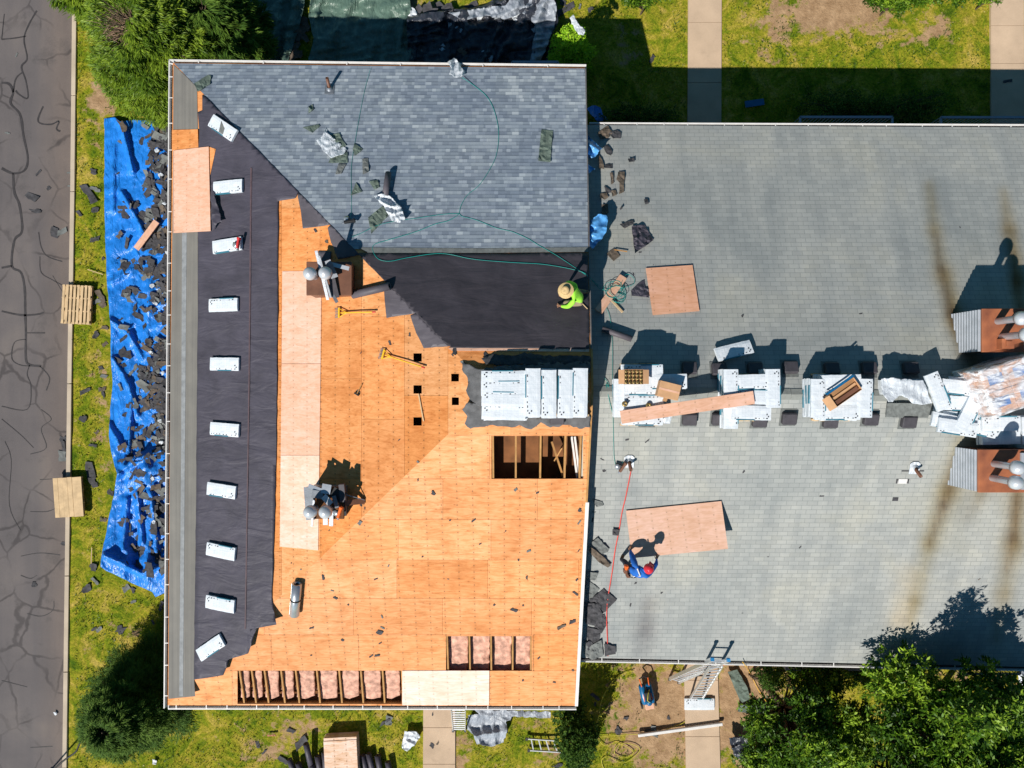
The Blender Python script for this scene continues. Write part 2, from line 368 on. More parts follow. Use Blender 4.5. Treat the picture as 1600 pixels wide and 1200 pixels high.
M['scrap'] = simple('torn_shingle_face', (.062, .060, .066), .85, .5, 9); M['scrapg'] = simple('grey_shingle_face', (.16, .17, .165), .85, .3, 9); M['scrapgr'] = simple('green_grey_shingle_back', (.13, .17, .14), .8, .3, 5)
M['scrapb'] = simple('brown_shingle_face', (.13, .10, .075), .85, .4, 9)
M['wrap'] = wrapper_mat(); M['ink'] = simple('black_ink', (.02, .02, .025), .6); M['teal'] = simple('teal_print', (.05, .22, .30), .4)
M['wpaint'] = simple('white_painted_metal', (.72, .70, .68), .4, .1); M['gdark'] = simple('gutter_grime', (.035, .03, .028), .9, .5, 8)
M['membr'] = None
def membrane():
    t = NT('grey_eave_membrane'); st = t.noise(1, 5, t.coord((9, .12, 1)), .6); c = t.ramp(st, [(.25, (.145, .138, .128)), (.55, (.19, .18, .165)), (.8, (.24, .225, .205))])
    c = t.mix(.4, c, t.mix(1, c, t.ramp(t.noise(2, 5), [(.3, (.75, .75, .75)), (.7, (1.2, 1.18, 1.12))]), 'MULTIPLY')); return t.fin(c, .7, 0, .3)
M['membr'] = membrane()
M['wood'] = simple('framing_lumber', (.46, .235, .075), .75, .3, 5); M['pal'] = simple('pallet_wood', (.62, .44, .25), .8, .22, 5); M['board'] = plywood('cut_board', (.74, .44, .31), tinted=False, soft=.5)
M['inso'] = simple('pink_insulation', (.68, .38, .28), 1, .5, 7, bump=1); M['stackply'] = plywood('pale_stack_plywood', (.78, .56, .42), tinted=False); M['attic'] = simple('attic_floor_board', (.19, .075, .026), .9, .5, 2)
M['brick'] = simple('brick_wall', (.32, .17, .11), .9, .3, 3); M['siding'] = simple('beige_siding', (.5, .46, .38), .8, .1)
M['brown'] = simple('brown_metal', (.17, .075, .045), .5, .25, 4); M['rust'] = simple('rusty_orange_metal', (.36, .12, .05), .6, .4, 2, c2=(.20, .065, .035)); M['corr'] = corrugated()
M['zinc'] = simple('galvanised_metal', (.50, .53, .58), .3, .15, 5, .6); M['capm'] = simple('pale_metal_cap', (.56, .58, .62), .3, .08, 5, .25); M['lead'] = simple('grey_flashing', (.22, .24, .27), .45, .25, 4, .4)
M['alu'] = simple('aluminium', (.62, .63, .64), .35, .1, 5, .5); M['blkm'] = simple('black_plastic_box_vent', (.062, .056, .066), .6, .25); M['hoseg'] = simple('green_hose', (.005, .28, .25), .4, .1)
M['hosey'] = simple('yellow_hose', (.55, .50, .05), .5, .1); M['rope'] = simple('red_rope', (.75, .07, .05), .7, .1); M['yel'] = simple('yellow_paint', (.80, .45, .02), .45, .1); M['red'] = simple('red_plastic', (.6, .04, .04), .35, .1)
M['orange'] = simple('orange_plastic', (.85, .15, .02), .45, .15); M['card'] = simple('cardboard', (.58, .33, .17), .8, .15, 4); M['cardin'] = simple('cardboard_inside', (.34, .18, .08), .85, .15, 4)
M['brass'] = simple('brass_nail_coils', (.34, .24, .09), .4, .3, 20, .6); M['blk'] = simple('black_rubber', (.018, .018, .02), .6, .3); M['bluem'] = simple('blue_enamel', (.01, .13, .30), .3, .15)
M['skin'] = simple('skin', (.36, .19, .11), .6, .1); M['lime'] = simple('lime_shirt', (.36, .85, .06), .8, .12, 6, bump=.5); M['bshirt'] = simple('blue_shirt', (.01, .12, .48), .8, .15, 6, bump=.5)
M['jean'] = simple('dark_trousers', (.05, .055, .075), .9, .2); M['khaki'] = simple('khaki_trousers', (.30, .24, .15), .9, .2); M['boot'] = simple('brown_boot', (.22, .13, .07), .7, .2); M['straw'] = simple('straw', (.60, .42, .20), .8, .2, 30)
M['bark'] = simple('bark', (.10, .07, .045), .95, .4, 8); M['twig'] = simple('dead_twig', (.34, .22, .15), .9, .3)
M['con'] = foliage('conifer_needles', (.025, .06, .006), (.095, .18, .010), (.27, .38, .03)); M['con2'] = foliage('dark_conifer_needles', (.015, .045, .006), (.05, .12, .010), (.13, .22, .025), .75)
M['leaf'] = foliage('deciduous_leaf', (.018, .055, .004), (.075, .17, .008), (.33, .48, .035)); M['thuja'] = foliage('bright_arborvitae', (.14, .34, .01), (.28, .55, .015), (.5, .75, .05)); M['lawnb'] = foliage('grass_blade', (.05, .10, .008), (.17, .21, .014), (.42, .34, .08))
M['rail'] = simple('painted_railing', (.30, .36, .45), .4, .1); M['porch'] = concrete('porch_slab', (.3, .28, .26))
def film():
    t = NT('clear_stretch_wrap'); t.fin((.9, .92, .97), .18, 0, .6); tp = t.n('BsdfTransparent', Color=(1, 1, 1))
    f = t.ramp(t.noise(2.2, 3, t.coord((1, 2.5, 1)), .5, 1.2), [(.38, (.22, .22, .22)), (.60, (.85, .85, .85))]); mx = t.n('MixShader', i0=f)  # whiter, more opaque streaks painted in as glare on the film
    t.t.links.new(tp.outputs[0], mx.inputs[1]); t.t.links.new(t.b.outputs[0], mx.inputs[2]); t.t.links.new(mx.outputs[0], t.t.nodes['Material Output'].inputs[0])
    t.bump(t.noise(3, 3, t.coord((1, 2, 1)), .5, 1.5), .8, .08); return t.m
M['film'] = film()

# ================================================================== SETTING
def blob(x, y, L):
    v = 0
    for bx, by, rx, ry, a in L:
        d = ((x-bx)/rx)**2+((y-by)/ry)**2
        if d < 9: v += a*math.exp(-d)
    return v
# bare-soil patches, in photo pixels: x, y, rx, ry, amount
SOIL = [(160,150,28,30,.75),(150,190,18,60,.3),(165,640,12,90,.35),(140,560,25,60,.15),(200,985,30,22,.5),(130,1010,20,50,.15),(1260,20,60,25,.55),(1215,40,18,60,.4),(1340,10,60,30,.9),
        (1290,35,35,25,.5),(1465,45,30,20,.7),(1400,60,40,20,.4),(1190,60,30,60,.25),(900,60,30,40,.1),(980,75,30,60,.28),(1050,60,20,60,.05),(600,20,60,40,.8),(720,20,80,30,.6),
        (470,1140,60,30,.45),(420,1175,50,20,.4),(580,1130,40,20,.3),(720,1170,20,60,.6),(830,1130,60,20,.4),(780,1190,60,20,.3),(860,1180,30,30,.5),(1040,1110,70,60,1.0),(1170,1090,60,90,1.2),(1010,1060,60,40,.45),
        (1030,1180,80,40,.55),(960,1130,40,60,.3),(1200,1180,60,60,.7),(1500,1060,160,60,.5),(250,1050,60,60,.2),(150,600,45,600,.20),(1330,50,330,60,.2),(350,1150,220,60,.2),(980,60,60,60,.15)]
def grid_coords(lo, hi, step, far): 
    a = list(np.arange(lo, hi+step/2, step)); return [-far, -far*.5, lo-6, lo-2]+a+[hi+2, hi+6, far*.5, far]
def kerb_x(py): return 113.5 - (py)*15.5/1200 + (.8 if 150 < py < 500 else 0)
gx = grid_coords(-20, 20, .16, 90); gy = grid_coords(-15, 15, .16, 90)
vs = []; cs = []
for y in gy:
    for x in gx:
        h = fbm(x*.7, y*.7, 0, 3)*.035 + fbm(x*3, y*3, 5, 2)*.012 if abs(x) < 21 and abs(y) < 16 else 0
        px, py = 800+x*FPX/CH, 600-y*FPX/CH
        b = blob(px, py, SOIL) if abs(x) < 21 and abs(y) < 16 else .2
        if -26.5 < x < W(kerb_x(py), py).x + .03: h = -.15
        vs.append((x, y, h-.02)); cs.append((b, 0, 0, 1))
nx = len(gx); fs = [(j*nx+i, j*nx+i+1, (j+1)*nx+i+1, (j+1)*nx+i) for j in range(len(gy)-1) for i in range(nx-1)]
me = bpy.data.meshes.new('lawn'); me.from_pydata(vs, [], fs); me.materials.append(M['ground'])
ca = me.color_attributes.new('tint', 'FLOAT_COLOR', 'POINT'); ca.data.foreach_set('color', [q for c in cs for q in c])
me.polygons.foreach_set('use_smooth', [True]*len(me.polygons)); link('lawn', me, kind='structure')

# kerb line in pixels: x as a function of y
def kerb_x(py): return 113.5 - (py)*15.5/1200 + (.8 if 150 < py < 500 else 0)
kt, kb = W(kerb_x(-1400), -1400), W(kerb_x(2600), 2600)
def kerb_line(off): return [Vector((W(kerb_x(p), p).x+off, W(kerb_x(p), p).y, 0)) for p in (-1400, 0, 300, 600, 900, 1200, 2600)]
a = kerb_line(0)
mb = MB(); L0 = [Vector((-27, p.y, -.1)) for p in a]; L1 = [Vector((p.x, p.y, -.075)) for p in a]
vs = L0+L1; mb.add(vs, [(i, i+7, i+8, i+1) for i in range(6)]); mb.build('road', M['road'], kind='structure')
mb = MB()
for i in range(6):
    p, q = a[i], a[i+1]; n = max(1, int((p-q).length/2.8))
    for k in range(n):
        u = p.lerp(q, k/n); w = p.lerp(q, (k+1)/n-.004)
        top = [Vector((u.x, u.y, .035)), Vector((u.x+.15, u.y, .035)), Vector((w.x+.15, w.y, .035)), Vector((w.x, w.y, .035))]; mb.slab(top, .16)
mb.build('kerb', M['kerb'], kind='structure', bevel=.008)
# tar lines along the cracks of the road
cr = simple('crack_sealant', (.046, .041, .043), .7, .3, 8)
CR = [([(55,15),(42,38),(35,60),(40,90),(31,103),(38,125),(41,152),(27,146),(22,140)], 1.6), ([(0,60),(20,58),(38,55)], 1.5), ([(0,128),(12,130),(18,143),(14,160),(29,178),(34,210),(41,245),(36,265),(18,270),(0,262)], 2.4), ([(18,143),(22,122),(32,112)], 1.6),
      ([(18,270),(20,300),(28,320),(32,360),(20,375),(16,415),(30,425),(36,450),(37,492),(38,520),(38,560),(44,570),(62,572)], 2.6), ([(0,418),(16,415)], 2.4), ([(0,486),(30,492),(55,491),(66,488)], 2), ([(65,165),(57,185),(62,192),(78,193),(90,188),(86,200),(92,204)], 1.8),
      ([(58,362),(62,385),(72,400),(95,408)], 1.1), ([(60,400),(62,425),(80,437),(95,445)], .9), ([(40,520),(68,520)], 1.2), ([(38,530),(20,535),(16,560),(28,570),(45,572)], 1), ([(44,570),(40,585),(46,605),(40,640),(0,635)], 1), ([(60,572),(75,590),(70,610)], 1.2),
      ([(0,655),(30,680),(50,700)], .7), ([(62,640),(78,655),(62,670),(70,700),(45,710)], .8), ([(0,60),(4,20)], .8), ([(40,960),(62,964),(80,955),(82,940)], .9), ([(30,900),(45,905),(55,900)], .9), ([(45,800),(70,800),(85,795)], .8), ([(30,870),(60,865),(92,868)], .8),
      ([(0,1065),(40,1075)], .6), ([(45,1170),(80,1168)], .8), ([(5,690),(15,720),(12,790),(30,830)], .6), ([(80,430),(98,460)], .5), ([(60,750),(95,748)], .6)]
mb = MB()
for pts, w in CR:
    C = catmull(pts, 5); P = [W(x, y) for x, y in C]
    for i in range(len(P)-1):
        d = (P[i+1]-P[i]); d.z = 0
        if d.length < 1e-4: continue
        n = Vector((-d.y, d.x, 0)).normalized(); 
        w0 = w/45*.85*(.7+.6*abs(noise.noise(P[i]*2.2))); w1 = w/45*.85*(.7+.6*abs(noise.noise(P[i+1]*2.2)))
        a0, b0, b1, a1 = P[i]+n*w0, P[i]-n*w0, P[i+1]-n*w1, P[i+1]+n*w1
        mb.add([Vector((q.x, q.y, -.071)) for q in (a0, b0, b1, a1)], [(0, 1, 2, 3)])
mb.build('crack_sealant', cr, bpy.data.objects['road'])
def walkway(poly, joints, nm='walkway'):
    """poly: left line, right line (top->bottom pixels)"""
    mb = MB(); (lx0, lx1), (rx0, rx1), y0, y1 = poly
    ys = [y0]+joints+[y1]
    for k in range(len(ys)-1):
        f0, f1 = (ys[k]-y0)/(y1-y0), (ys[k+1]-y0)/(y1-y0); e = .35
        q = [W(lx0+(lx1-lx0)*f0, ys[k]+e), W(lx0+(lx1-lx0)*f1, ys[k+1]-e), W(rx0+(rx1-rx0)*f1, ys[k+1]-e), W(rx0+(rx1-rx0)*f0, ys[k]+e)]
        mb.slab([Vector((p.x, p.y, .045)) for p in q], .12)
    mb.build(nm, M['conc'], kind='structure')
walkway(((1077, 1073), (1128, 1126), -300, 330), [-200,-100, 36, 130, 230]); walkway(((1546, 1548), (1597, 1600), -300, 330), [-150, 41, 100, 230])
walkway(((662, 660), (711, 712), 1000, 1500), [1060, 1136, 1193, 1290]); walkway(((1066, 1077), (1117, 1133), 900, 1500), [985, 1062, 1150, 1290])

# ================================================================== LEFT BUILDING (hip roof being re-roofed)
base = Vector((-4.0, 0, 0)); LB = empty('apartment_building', base, label='long two storey building with hip roof half stripped to orange plywood and black felt', cat='building')
T0 = Matrix.Translation(-base)
def clip(poly, x0, y0, x1, y1):
    for ax, v, sgn in ((0, x0, 1), (0, x1, -1), (1, y0, 1), (1, y1, -1)):
        out = []
        for i in range(len(poly)):
            a, b = poly[i], poly[(i+1) % len(poly)]; da, db = (a[ax]-v)*sgn, (b[ax]-v)*sgn
            if da >= 0: out.append(a)
            if (da >= 0) != (db >= 0):
                t = da/(da-db); out.append((a[0]+(b[0]-a[0])*t, a[1]+(b[1]-a[1])*t))
        poly = out
        if len(poly) < 3: return []
    return poly
def cut(rects, h):
    out = []
    for x0, y0, x1, y1 in rects:
        hx0, hy0, hx1, hy1 = max(h[0], x0), max(h[1], y0), min(h[2], x1), min(h[3], y1)
        if hx0 >= hx1 or hy0 >= hy1: out.append((x0, y0, x1, y1)); continue
        for r in ((x0, y0, x1, hy0), (x0, hy1, x1, y1), (x0, hy0, hx0, hy1), (hx1, hy0, x1, hy1)):
            if r[2]-r[0] > .3 and r[3]-r[1] > .3: out.append(r)
    return out
HOLES = [(768,681,911,748),(697,994,831,1048),(371,1048,628,1100),(646,552,659,565),(705,584,717,596),(646,602,659,615),(706,621,717,633),(646,652,659,665)]
def deck(pl, poly, cells, tintf):
    mb = MB()
    for cell in cells:
        ti = tintf(cell); rs = [cell]
        for h in HOLES: rs = cut(rs, h)
        for r_ in rs:
            e = [.0 if any(abs(r_[i]-cell[i]) > .01 for _ in (0,)) else .17 for i in range(4)]
            pg = clip(poly, r_[0]+e[0], r_[1]+e[1], r_[2]-e[2], r_[3]-e[3])
            if len(pg) >= 3: mb.slab([pl.at(x, y) for x, y in pg], .02, 0, ti)
    return mb
tr = random.Random(3)
def soft(t): return tuple(1+(v-1)*.72 for v in t[:3])+(1,)
def tint_s(c):
    k = tr.random(); v = tr.uniform(.86, 1.10)
    xm, ym = (c[0]+c[2])/2, (c[1]+c[3])/2
    if ym < 760 and xm < 700: k = .8
    if xm < 640 and ym > 900: k = max(k, .62)
    if ym > 850 and xm > 640: k = min(k, .6)
    v = 1+(v-1)*.6
    if k > .72: return (1.08*v, 1.18*v, 1.40*v, 1)
    if k > .4: return (1.05*v, 1.09*v, 1.18*v, 1)
    return (1.02*v, 1.0*v, .96*v, 1)
ys = [606, 620, 680, 748, 812, 875, 935, 992, 1048, 1103]; offs = [0, 30, 765, 692, 767, 620, 552, 697, 765, 0]
cells = []
for i in range(len(ys)-1):
    y0, y1 = ys[i], ys[i+1]; w = 2.44*FPX/(LS.at(700, (y0+y1)/2)-Vector((0, 0, CH))).length*.985
    w = 2.44*FPX/(CH-LS.at(700, (y0+y1)/2).z); x = offs[i]; x -= math.ceil((x-240)/w)*w
    while x < 940: cells.append((x, y0, x+w, y1)); x += w
dk = deck(LS, [PD, PC, pR, PE], cells, tint_s).build('roof_deck', M['ply'], LB, T0, colors=True)
def tint_w(c):
    v = tr.uniform(.88, 1.06); k = tr.random()
    return (1.02*v, 1.12*v, 1.22*v, 1) if k > .65 else ((1.0*v, .98*v, .92*v, 1) if k > .3 else (.98*v, .9*v, .72*v, 1))
cells = []
xs = [255, 320, 380, 440, 500, 565, 632, 700, 790]
for i in range(len(xs)-1):
    h = 140 + 4*i; y = -60 + (i % 2)*70 + (17*i) % 40
    while y < 1150: cells.append((xs[i], y, xs[i+1], y+h)); y += h
deck(LW, [PA, PD, PE], cells, tint_w).build('roof_deck', M['ply'], LB, T0, colors=True)
cells = []
for i, (y0, y1) in enumerate([(90,150),(150,205),(205,262),(262,320),(320,380),(380,440),(440,500),(500,543),(543,615)]):
    x = 240+(i % 2)*70
    while x < 940: cells.append((x, y0, x+143, y1)); x += 143
deck(LN, [PA, PB, pR, PE], cells, tint_w).build('roof_deck', M['ply'], LB, T0, colors=True)
# walls, attic floor
wx0, wx1, wy0, wy1 = cA.x+.5, 1.72, cD.y+.5, cA.y-.5
mb = MB()
for (a_, b_) in (((wx0, wy0), (wx1, wy0)), ((wx1, wy0), (wx1, wy1)), ((wx1, wy1), (wx0, wy1)), ((wx0, wy1), (wx0, wy0))):
    mb.bar((a_[0], a_[1], 1.95), (b_[0], b_[1], 1.95), .2, 4.1)
mb.build('wall', M['brick'], LB, T0)
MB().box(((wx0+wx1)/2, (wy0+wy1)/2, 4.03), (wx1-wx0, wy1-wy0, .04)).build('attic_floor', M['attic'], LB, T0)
mb = MB(); ex0, ex1, ey0, ey1 = cA.x+.02, cC.x, cC.y+.03, cA.y-.03
for q in (((ex0+wx0)/2, (ey0+ey1)/2, wx0-ex0, ey1-ey0), ((ex0+ex1)/2, (ey0+wy0)/2, ex1-ex0, wy0-ey0), ((ex0+ex1)/2, (ey1+wy1)/2, ex1-ex0, ey1-wy1)): mb.box((q[0], q[1], 3.88), (q[2], q[3], .02))
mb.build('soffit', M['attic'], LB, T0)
# gable wall on the right side, above the lower roof
gx_ = 1.76
mb = MB(); pl = [Vector((gx_, wy0, 3.9)), Vector((gx_, wy1, 3.9)), Vector((gx_, wy1, LN.z(gx_, wy1)-.06)), Vector((gx_, cR.y, cR.z-.09)), Vector((gx_, wy0, LS.z(gx_, wy0)-.06))]
mb.add(pl+[p+Vector((.08, 0, 0)) for p in pl], [(0,1,2,3,4), (9,8,7,6,5)]+[(i, (i+1) % 5, 5+(i+1) % 5, 5+i) for i in range(5)])
mb.build('gable_wall', M['siding'], LB, T0)
# windows in the walls (seen only from the side)
for k in range(6):
    x = wx0+1.3+k*1.75
    for yy, sg in ((wy0, -1), (wy1, 1)):
        w_ = MB().box((x, yy+sg*.12, 2.1), (.9, .06, 1.3)).build('window', M['wpaint'], LB, T0)
        MB().box((x, yy+sg*.16, 2.1), (.78, .03, 1.16)).build('pane', M['bluem'], w_)
# rafters in the openings
def raft(pl_, x, y0, y1, parent=LB, w=.045, d=.19):
    p = pl_.at(x, y0); q = pl_.at(x, y1); q = Vector((p.x, q.y, pl_.z(p.x, q.y)))
    t = MB(); n = Vector((w/2, 0, 0)); dz = Vector((0, 0, .022))
    t.slab([p-n-dz, q-n-dz, q+n-dz, p+n-dz], d); t.build('rafter', M['wood'], parent, T0)
for x in (770, 806, 845, 884, 908): raft(LS, x, 674, 756)
for x in (698, 733, 767, 801, 830): raft(LS, x, 988, 1054)
RX = [373, 392, 412, 438, 461, 494, 529, 563, 597, 627]
for x in RX: raft(LS, x, 1044, 1101, d=.16)
MB().slab([LS.at(366, 1098.5, -.024), LS.at(366, 1100.5, -.024), LS.at(632, 1100.5, -.024), LS.at(632, 1098.5, -.024)], .16).build('fascia_board', M['wood'], LB, T0)
# pink batts
def batt(poly, lift, seed, amp=.05):
    amp *= .45
    c = [(min(p[0] for p in poly)+max(p[0] for p in poly))/2, (min(p[1] for p in poly)+max(p[1] for p in poly))/2]
    hw = (max(p[0] for p in poly)-min(p[0] for p in poly))/2
    sheet('insulation_batt', rag(poly, .7, 5, seed), LS, lift, 3.5, lambda x, y: amp*(1-((x-c[0])/hw)**2)+.035*fbm(x*.12, y*.10, seed, 4), .06, M['inso'], LB, m=T0)
for i in range(4):
    xa, xb = [699, 734, 768, 802][i], [731, 765, 799, 829][i]; batt([(xa, 992), (xb, 992), (xb, 1049), (xa, 1049)], -.20, i)
for i in range(len(RX)-1):
    xa, xb = RX[i]+3, RX[i+1]-3
    batt([(xa+2, 1047), (xb, 1047), (xb+1, 1088+2*math.sin(i*3)), ((xa+xb)/2, 1092), (xa, 1089)], -.13, 10+i, .045)
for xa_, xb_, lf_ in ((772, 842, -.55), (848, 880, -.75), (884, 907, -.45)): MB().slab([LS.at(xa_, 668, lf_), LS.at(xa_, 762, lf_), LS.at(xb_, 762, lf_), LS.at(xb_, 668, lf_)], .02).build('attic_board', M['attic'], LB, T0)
for (x0, y0, x1, y1, w) in ((862,690,880,745,.05),(893,682,902,748,.05),(866,720,878,700,.03),(898,682,906,748,.05)):
    MB().bar(LS.at(x0, y0, -.35), LS.at(x1, y1, -.2), w, .03).build('brace', M['wpaint'] if x0 > 890 else M['wood'], LB, T0)
# new shingles on the back slope
hipN = lambda y: 270+(y-98)*(770-270)/(611-98)
hp_ = lambda y: (hipN(y)-.3, y)
pshn = [(272, 99), (914, 107), (917, 250), (919, 388), (754, 391), (600, 389), (hipN(389)-.8, 389), (hipN(300)-.8, 300), (hipN(200)-.5, 200)]
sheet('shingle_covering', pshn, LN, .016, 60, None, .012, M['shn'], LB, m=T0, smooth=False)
sheet('starter_strip', [(560, 386.5), (754, 388), (919, 386), (919.5, 393.5), (755, 395), (575, 395)], LN, .028, 60, None, .006, M['scrapg'], LB, m=T0, smooth=False)
fz = lambda x, y: .012*fbm(x*.03, y*.09, 2, 4)+.006*ridge(x*.02, y*.05, 3)
sheet('underlayment', rag([(hipN(395)-1, 395), (755, 396), (919, 395), (920.5, 470), (921, 545), (705, 543.5), (hipN(530)-2, 530), (hipN(460)-1.5, 460), (hipN(395)-1.5, 395)], .5, 12, 4), LN, .022, 7, fz, .003, M['feltn'], LB, m=T0)
# left slope: membrane along the eave, black felt next to it
sheet('eave_membrane', [(271, 101), hp_(118), hp_(137), (309, 200), (309, 600), (305, 900), (303, 1060), (305, 1088), (263, 1092), (266, 600), (270, 300)], LW, .012, 40, None, .004, M['membr'], LB, m=T0, smooth=False)
sheet('membrane_lap', [(284.5, 330), (292, 330), (289, 700), (286, 1088), (280, 1088), (283, 700)], LW, .018, 60, None, .004, simple('pale_lap_line', (.26, .27, .28), .6), LB, m=T0, smooth=False)
wz = lambda x, y: .008+.010*fbm(x*.07, y*.022, 9, 4)+.010*max(0, ridge(x*.05, y*.06, 8)-.9)*(1 if x > 370 else .4)
uw = [(309, 175), (316, 172), (316, 148), hp_(150), hp_(175), hp_(200), hp_(225), hp_(250), hp_(275), hp_(300), (461, 310), (435, 314), (434, 500), (432, 700), (428, 850), (425, 935), (432, 976), (386, 984), (388, 1021), (345, 1034), (349, 1055), (303, 1062), (306, 800), (309, 500), (309, 260), (311, 200)]
sheet('underlayment', rag(uw, .6, 14, 5), LW, .022, 8, wz, .003, M['felt2'] if False else M['felt'], LB, m=T0)
sheet('felt_lap_seam', [(391, 262), (393.5, 262), (390, 600), (384, 983), (382, 983), (388, 600)], LW, .046, 60, None, .004, simple('felt_seam', (.10, .065, .075), .6), LB, m=T0, smooth=False)
# felt flaps folded over the hip
for i, fp in enumerate([[hp_(300), hp_(325), hp_(351), (473, 357), (470, 330), (465, 306)], [hp_(351), hp_(375), hp_(398), (528, 405), (517, 378), (512, 356)], [(600, 449), hp_(448), hp_(470), hp_(489), (604, 497), (601, 470)], [hp_(489), hp_(515), hp_(541), (662, 544), (650, 520), (641, 493)], [(497, 392), (518, 393), (516, 410), (499, 412)]]):
    sheet('felt_flap', rag(fp, .5, 9, i), LW, .024, 6, lambda x, y: .012*fbm(x*.08, y*.08, i, 3), .003, M['felt2'], LB, m=T0)
for fp, l in ((([(268.5, 203), (309, 202), (310, 233), (268.5, 235)]), 'orange'), ([(326, 229), (337, 233), (326, 285)], 'orange')):
    sheet('plywood_patch', fp, LW, .040 if l == 'orange' else .05, 60, None, .012, M['ply'], LB, m=T0, smooth=False, colfn=lambda x, y: (1, .98, .9, 1), label='orange plywood patch by the eave')
def patch(poly, pl_, lift, tint, lab, name='plywood_patch'):
    return sheet(name, poly, pl_, lift, 90, None, .012, M['plyp'], LB, m=T0, smooth=False, colfn=lambda x, y: tint, label=lab)
patch([(441, 424), (503, 423), (502, 462), (501, 568), (440, 568)], LW, .016, (1, 1, 1, 1), 'pale pink plywood sheet nailed beside the black felt')
patch([(440, 568.6), (501, 568.6), (499, 711), (438.5, 711)], LW, .016, (.98, .96, .93, 1), 'pink plywood sheet below another one')
patch([(438.5, 711.6), (499, 711.6), (497, 860), (437, 854)], LW, .016, (1.08, 1.22, 1.3, 1), 'cream plywood sheet ending by the twin vents')
patch([(628.5, 1048), (764.5, 1048), (764, 1102), (628.5, 1102)], LS, .016, (1.1, 1.32, 1.5, 1), 'nearly white new plywood sheet at the eave')
sheet('roof_sheet_strip', [(700, 543.5), (920.5, 545), (920.5, 549.5), (706, 548)], LN, .010, 60, None, .006, M['plyp'], LB, m=T0, smooth=False, colfn=lambda x, y: (1, 1, 1, 1))
# torn old shingles left along the ridge
torn = [[(722,566),(735,570),(748,577),(760,574),(780,573),(800,575),(805,590),(770,600),(768,626),(760,640),(735,628),(728,610),(735,595),(724,582)], [(722,640),(733,628),(760,636),(790,650),(820,652),(860,650),(922,648),(922,668),(905,670),(890,664),(860,668),(845,660),(830,671),(812,664),(800,668),(770,664),(752,667),(735,670),(726,662),(730,650)],
        [(770,572),(800,570),(860,566),(922,566),(922,582),(850,582),(780,582)], [(752,560),(770,552),(800,556),(820,550),(850,556),(922,556),(922,568),(760,570)]]
for i, tp in enumerate(torn):
    s_ = LW if i == 0 else (LS if i == 1 else LN)
    sheet('torn_shingles', rag(tp, 1.6, 5, 30+i), s_, .05 if i != 0 else .07, 6, lambda x, y: .02*fbm(x*.1, y*.1, i, 3)+.01, .01, M['scrap'] if i == 3 else simple('torn_grey_shingle', (.12, .12, .125), .85, .35, 6), LB, m=T0)
# gutters: an open channel with white lips and hanger straps
def gutter(a, b, out, parent, T, w=.15, n=14, name='gutter'):
    a, b, out = Vector(a), Vector(b), Vector(out); d = (b-a).normalized(); mb = MB()
    prof = [(0, .0), (0, -.11), (w*.85, -.11), (w, .01), (w+.022, .01), (w+.022, -.005), (w-.01, -.005)]
    prof = [(0, .005), (0, -.11), (w*.8, -.11), (w, .0), (w+.03, .0), (w+.03, -.03), (w*.84, -.13), (-.02, -.13), (-.02, .005)]
    vs = []
    for p in (a, b): vs += [p + out*u + Vector((0, 0, v)) for u, v in prof]
    k = len(prof); mb.add(vs, [(i, (i+1) % k, k+(i+1) % k, k+i) for i in range(k)]+[tuple(range(k)), tuple(range(k, 2*k))[::-1]], 0)
    g = mb.build(name, M['wpaint'], parent, T)
    gm = MB()
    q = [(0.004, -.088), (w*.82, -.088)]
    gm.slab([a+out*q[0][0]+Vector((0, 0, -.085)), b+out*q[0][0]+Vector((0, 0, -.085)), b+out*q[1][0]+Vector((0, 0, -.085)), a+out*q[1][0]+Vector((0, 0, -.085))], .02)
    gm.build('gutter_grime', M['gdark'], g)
    for i in range(n):
        t = (i+.5+random.uniform(-.2, .2))/n; c = a.lerp(b, t)
        MB().bar(c+Vector((0, 0, .006)), c+out*w+Vector((0, 0, .006)), .025, .008).build('hanger', M['wpaint'], g)
    return g
n_ = Vector((0, 1, 0))
gutter(cA+Vector((-.13, .0, -.02)), cB+Vector((.04, 0, -.02)), (0, 1, 0), LB, T0, .08, 6)
gutter(cD+Vector((0, .0, -.02)), cC+Vector((.05, 0, -.02)), (0, -1, 0), LB, T0, .10, 16)
gutter(cA+Vector((0, .1, -.02)), cD+Vector((0, -.1, -.02)), (-1, 0, 0), LB, T0, .10, 24)
# drip edge and rake boards on the right verge
def rake(p, q, m, nm='rake_trim', w=.05):
    t = MB(); n2 = Vector((w, 0, 0)); t.slab([p+Vector((0, 0, .025)), q+Vector((0, 0, .025)), q+n2+Vector((0, 0, .025)), p+n2+Vector((0, 0, .025))], .16); t.build(nm, m, LB, T0)
cRv = cR
def on(pl_, y): return Vector((cC.x+(y-cC.y)/(cB.y-cC.y)*(cB.x-cC.x), y, 0))
def verge(pl_, py):
    v = pl_.at(905+(py < 600)*12, py); x = cC.x+(v.y-cC.y)/(cB.y-cC.y)*(cB.x-cC.x)
    if pl_ is LN or pl_ is LS:
        # follow the true roof edge between eave corner and ridge end
        e = cB if pl_ is LN else cC; f = (v.y-e.y)/(cR.y-e.y); x = e.x+(cR.x-e.x)*f
    return Vector((x, v.y, pl_.z(x, v.y)))
rake(verge(LN, 545), verge(LN, 108), simple('dark_drip_edge', (.16, .15, .15), .5), w=.03)
rake(verge(LN, 612), verge(LN, 545), M['wood']); rake(verge(LS, 785), verge(LS, 612), M['wood'])
rake(verge(LS, 1103), verge(LS, 785), M['wpaint'], w=.09)

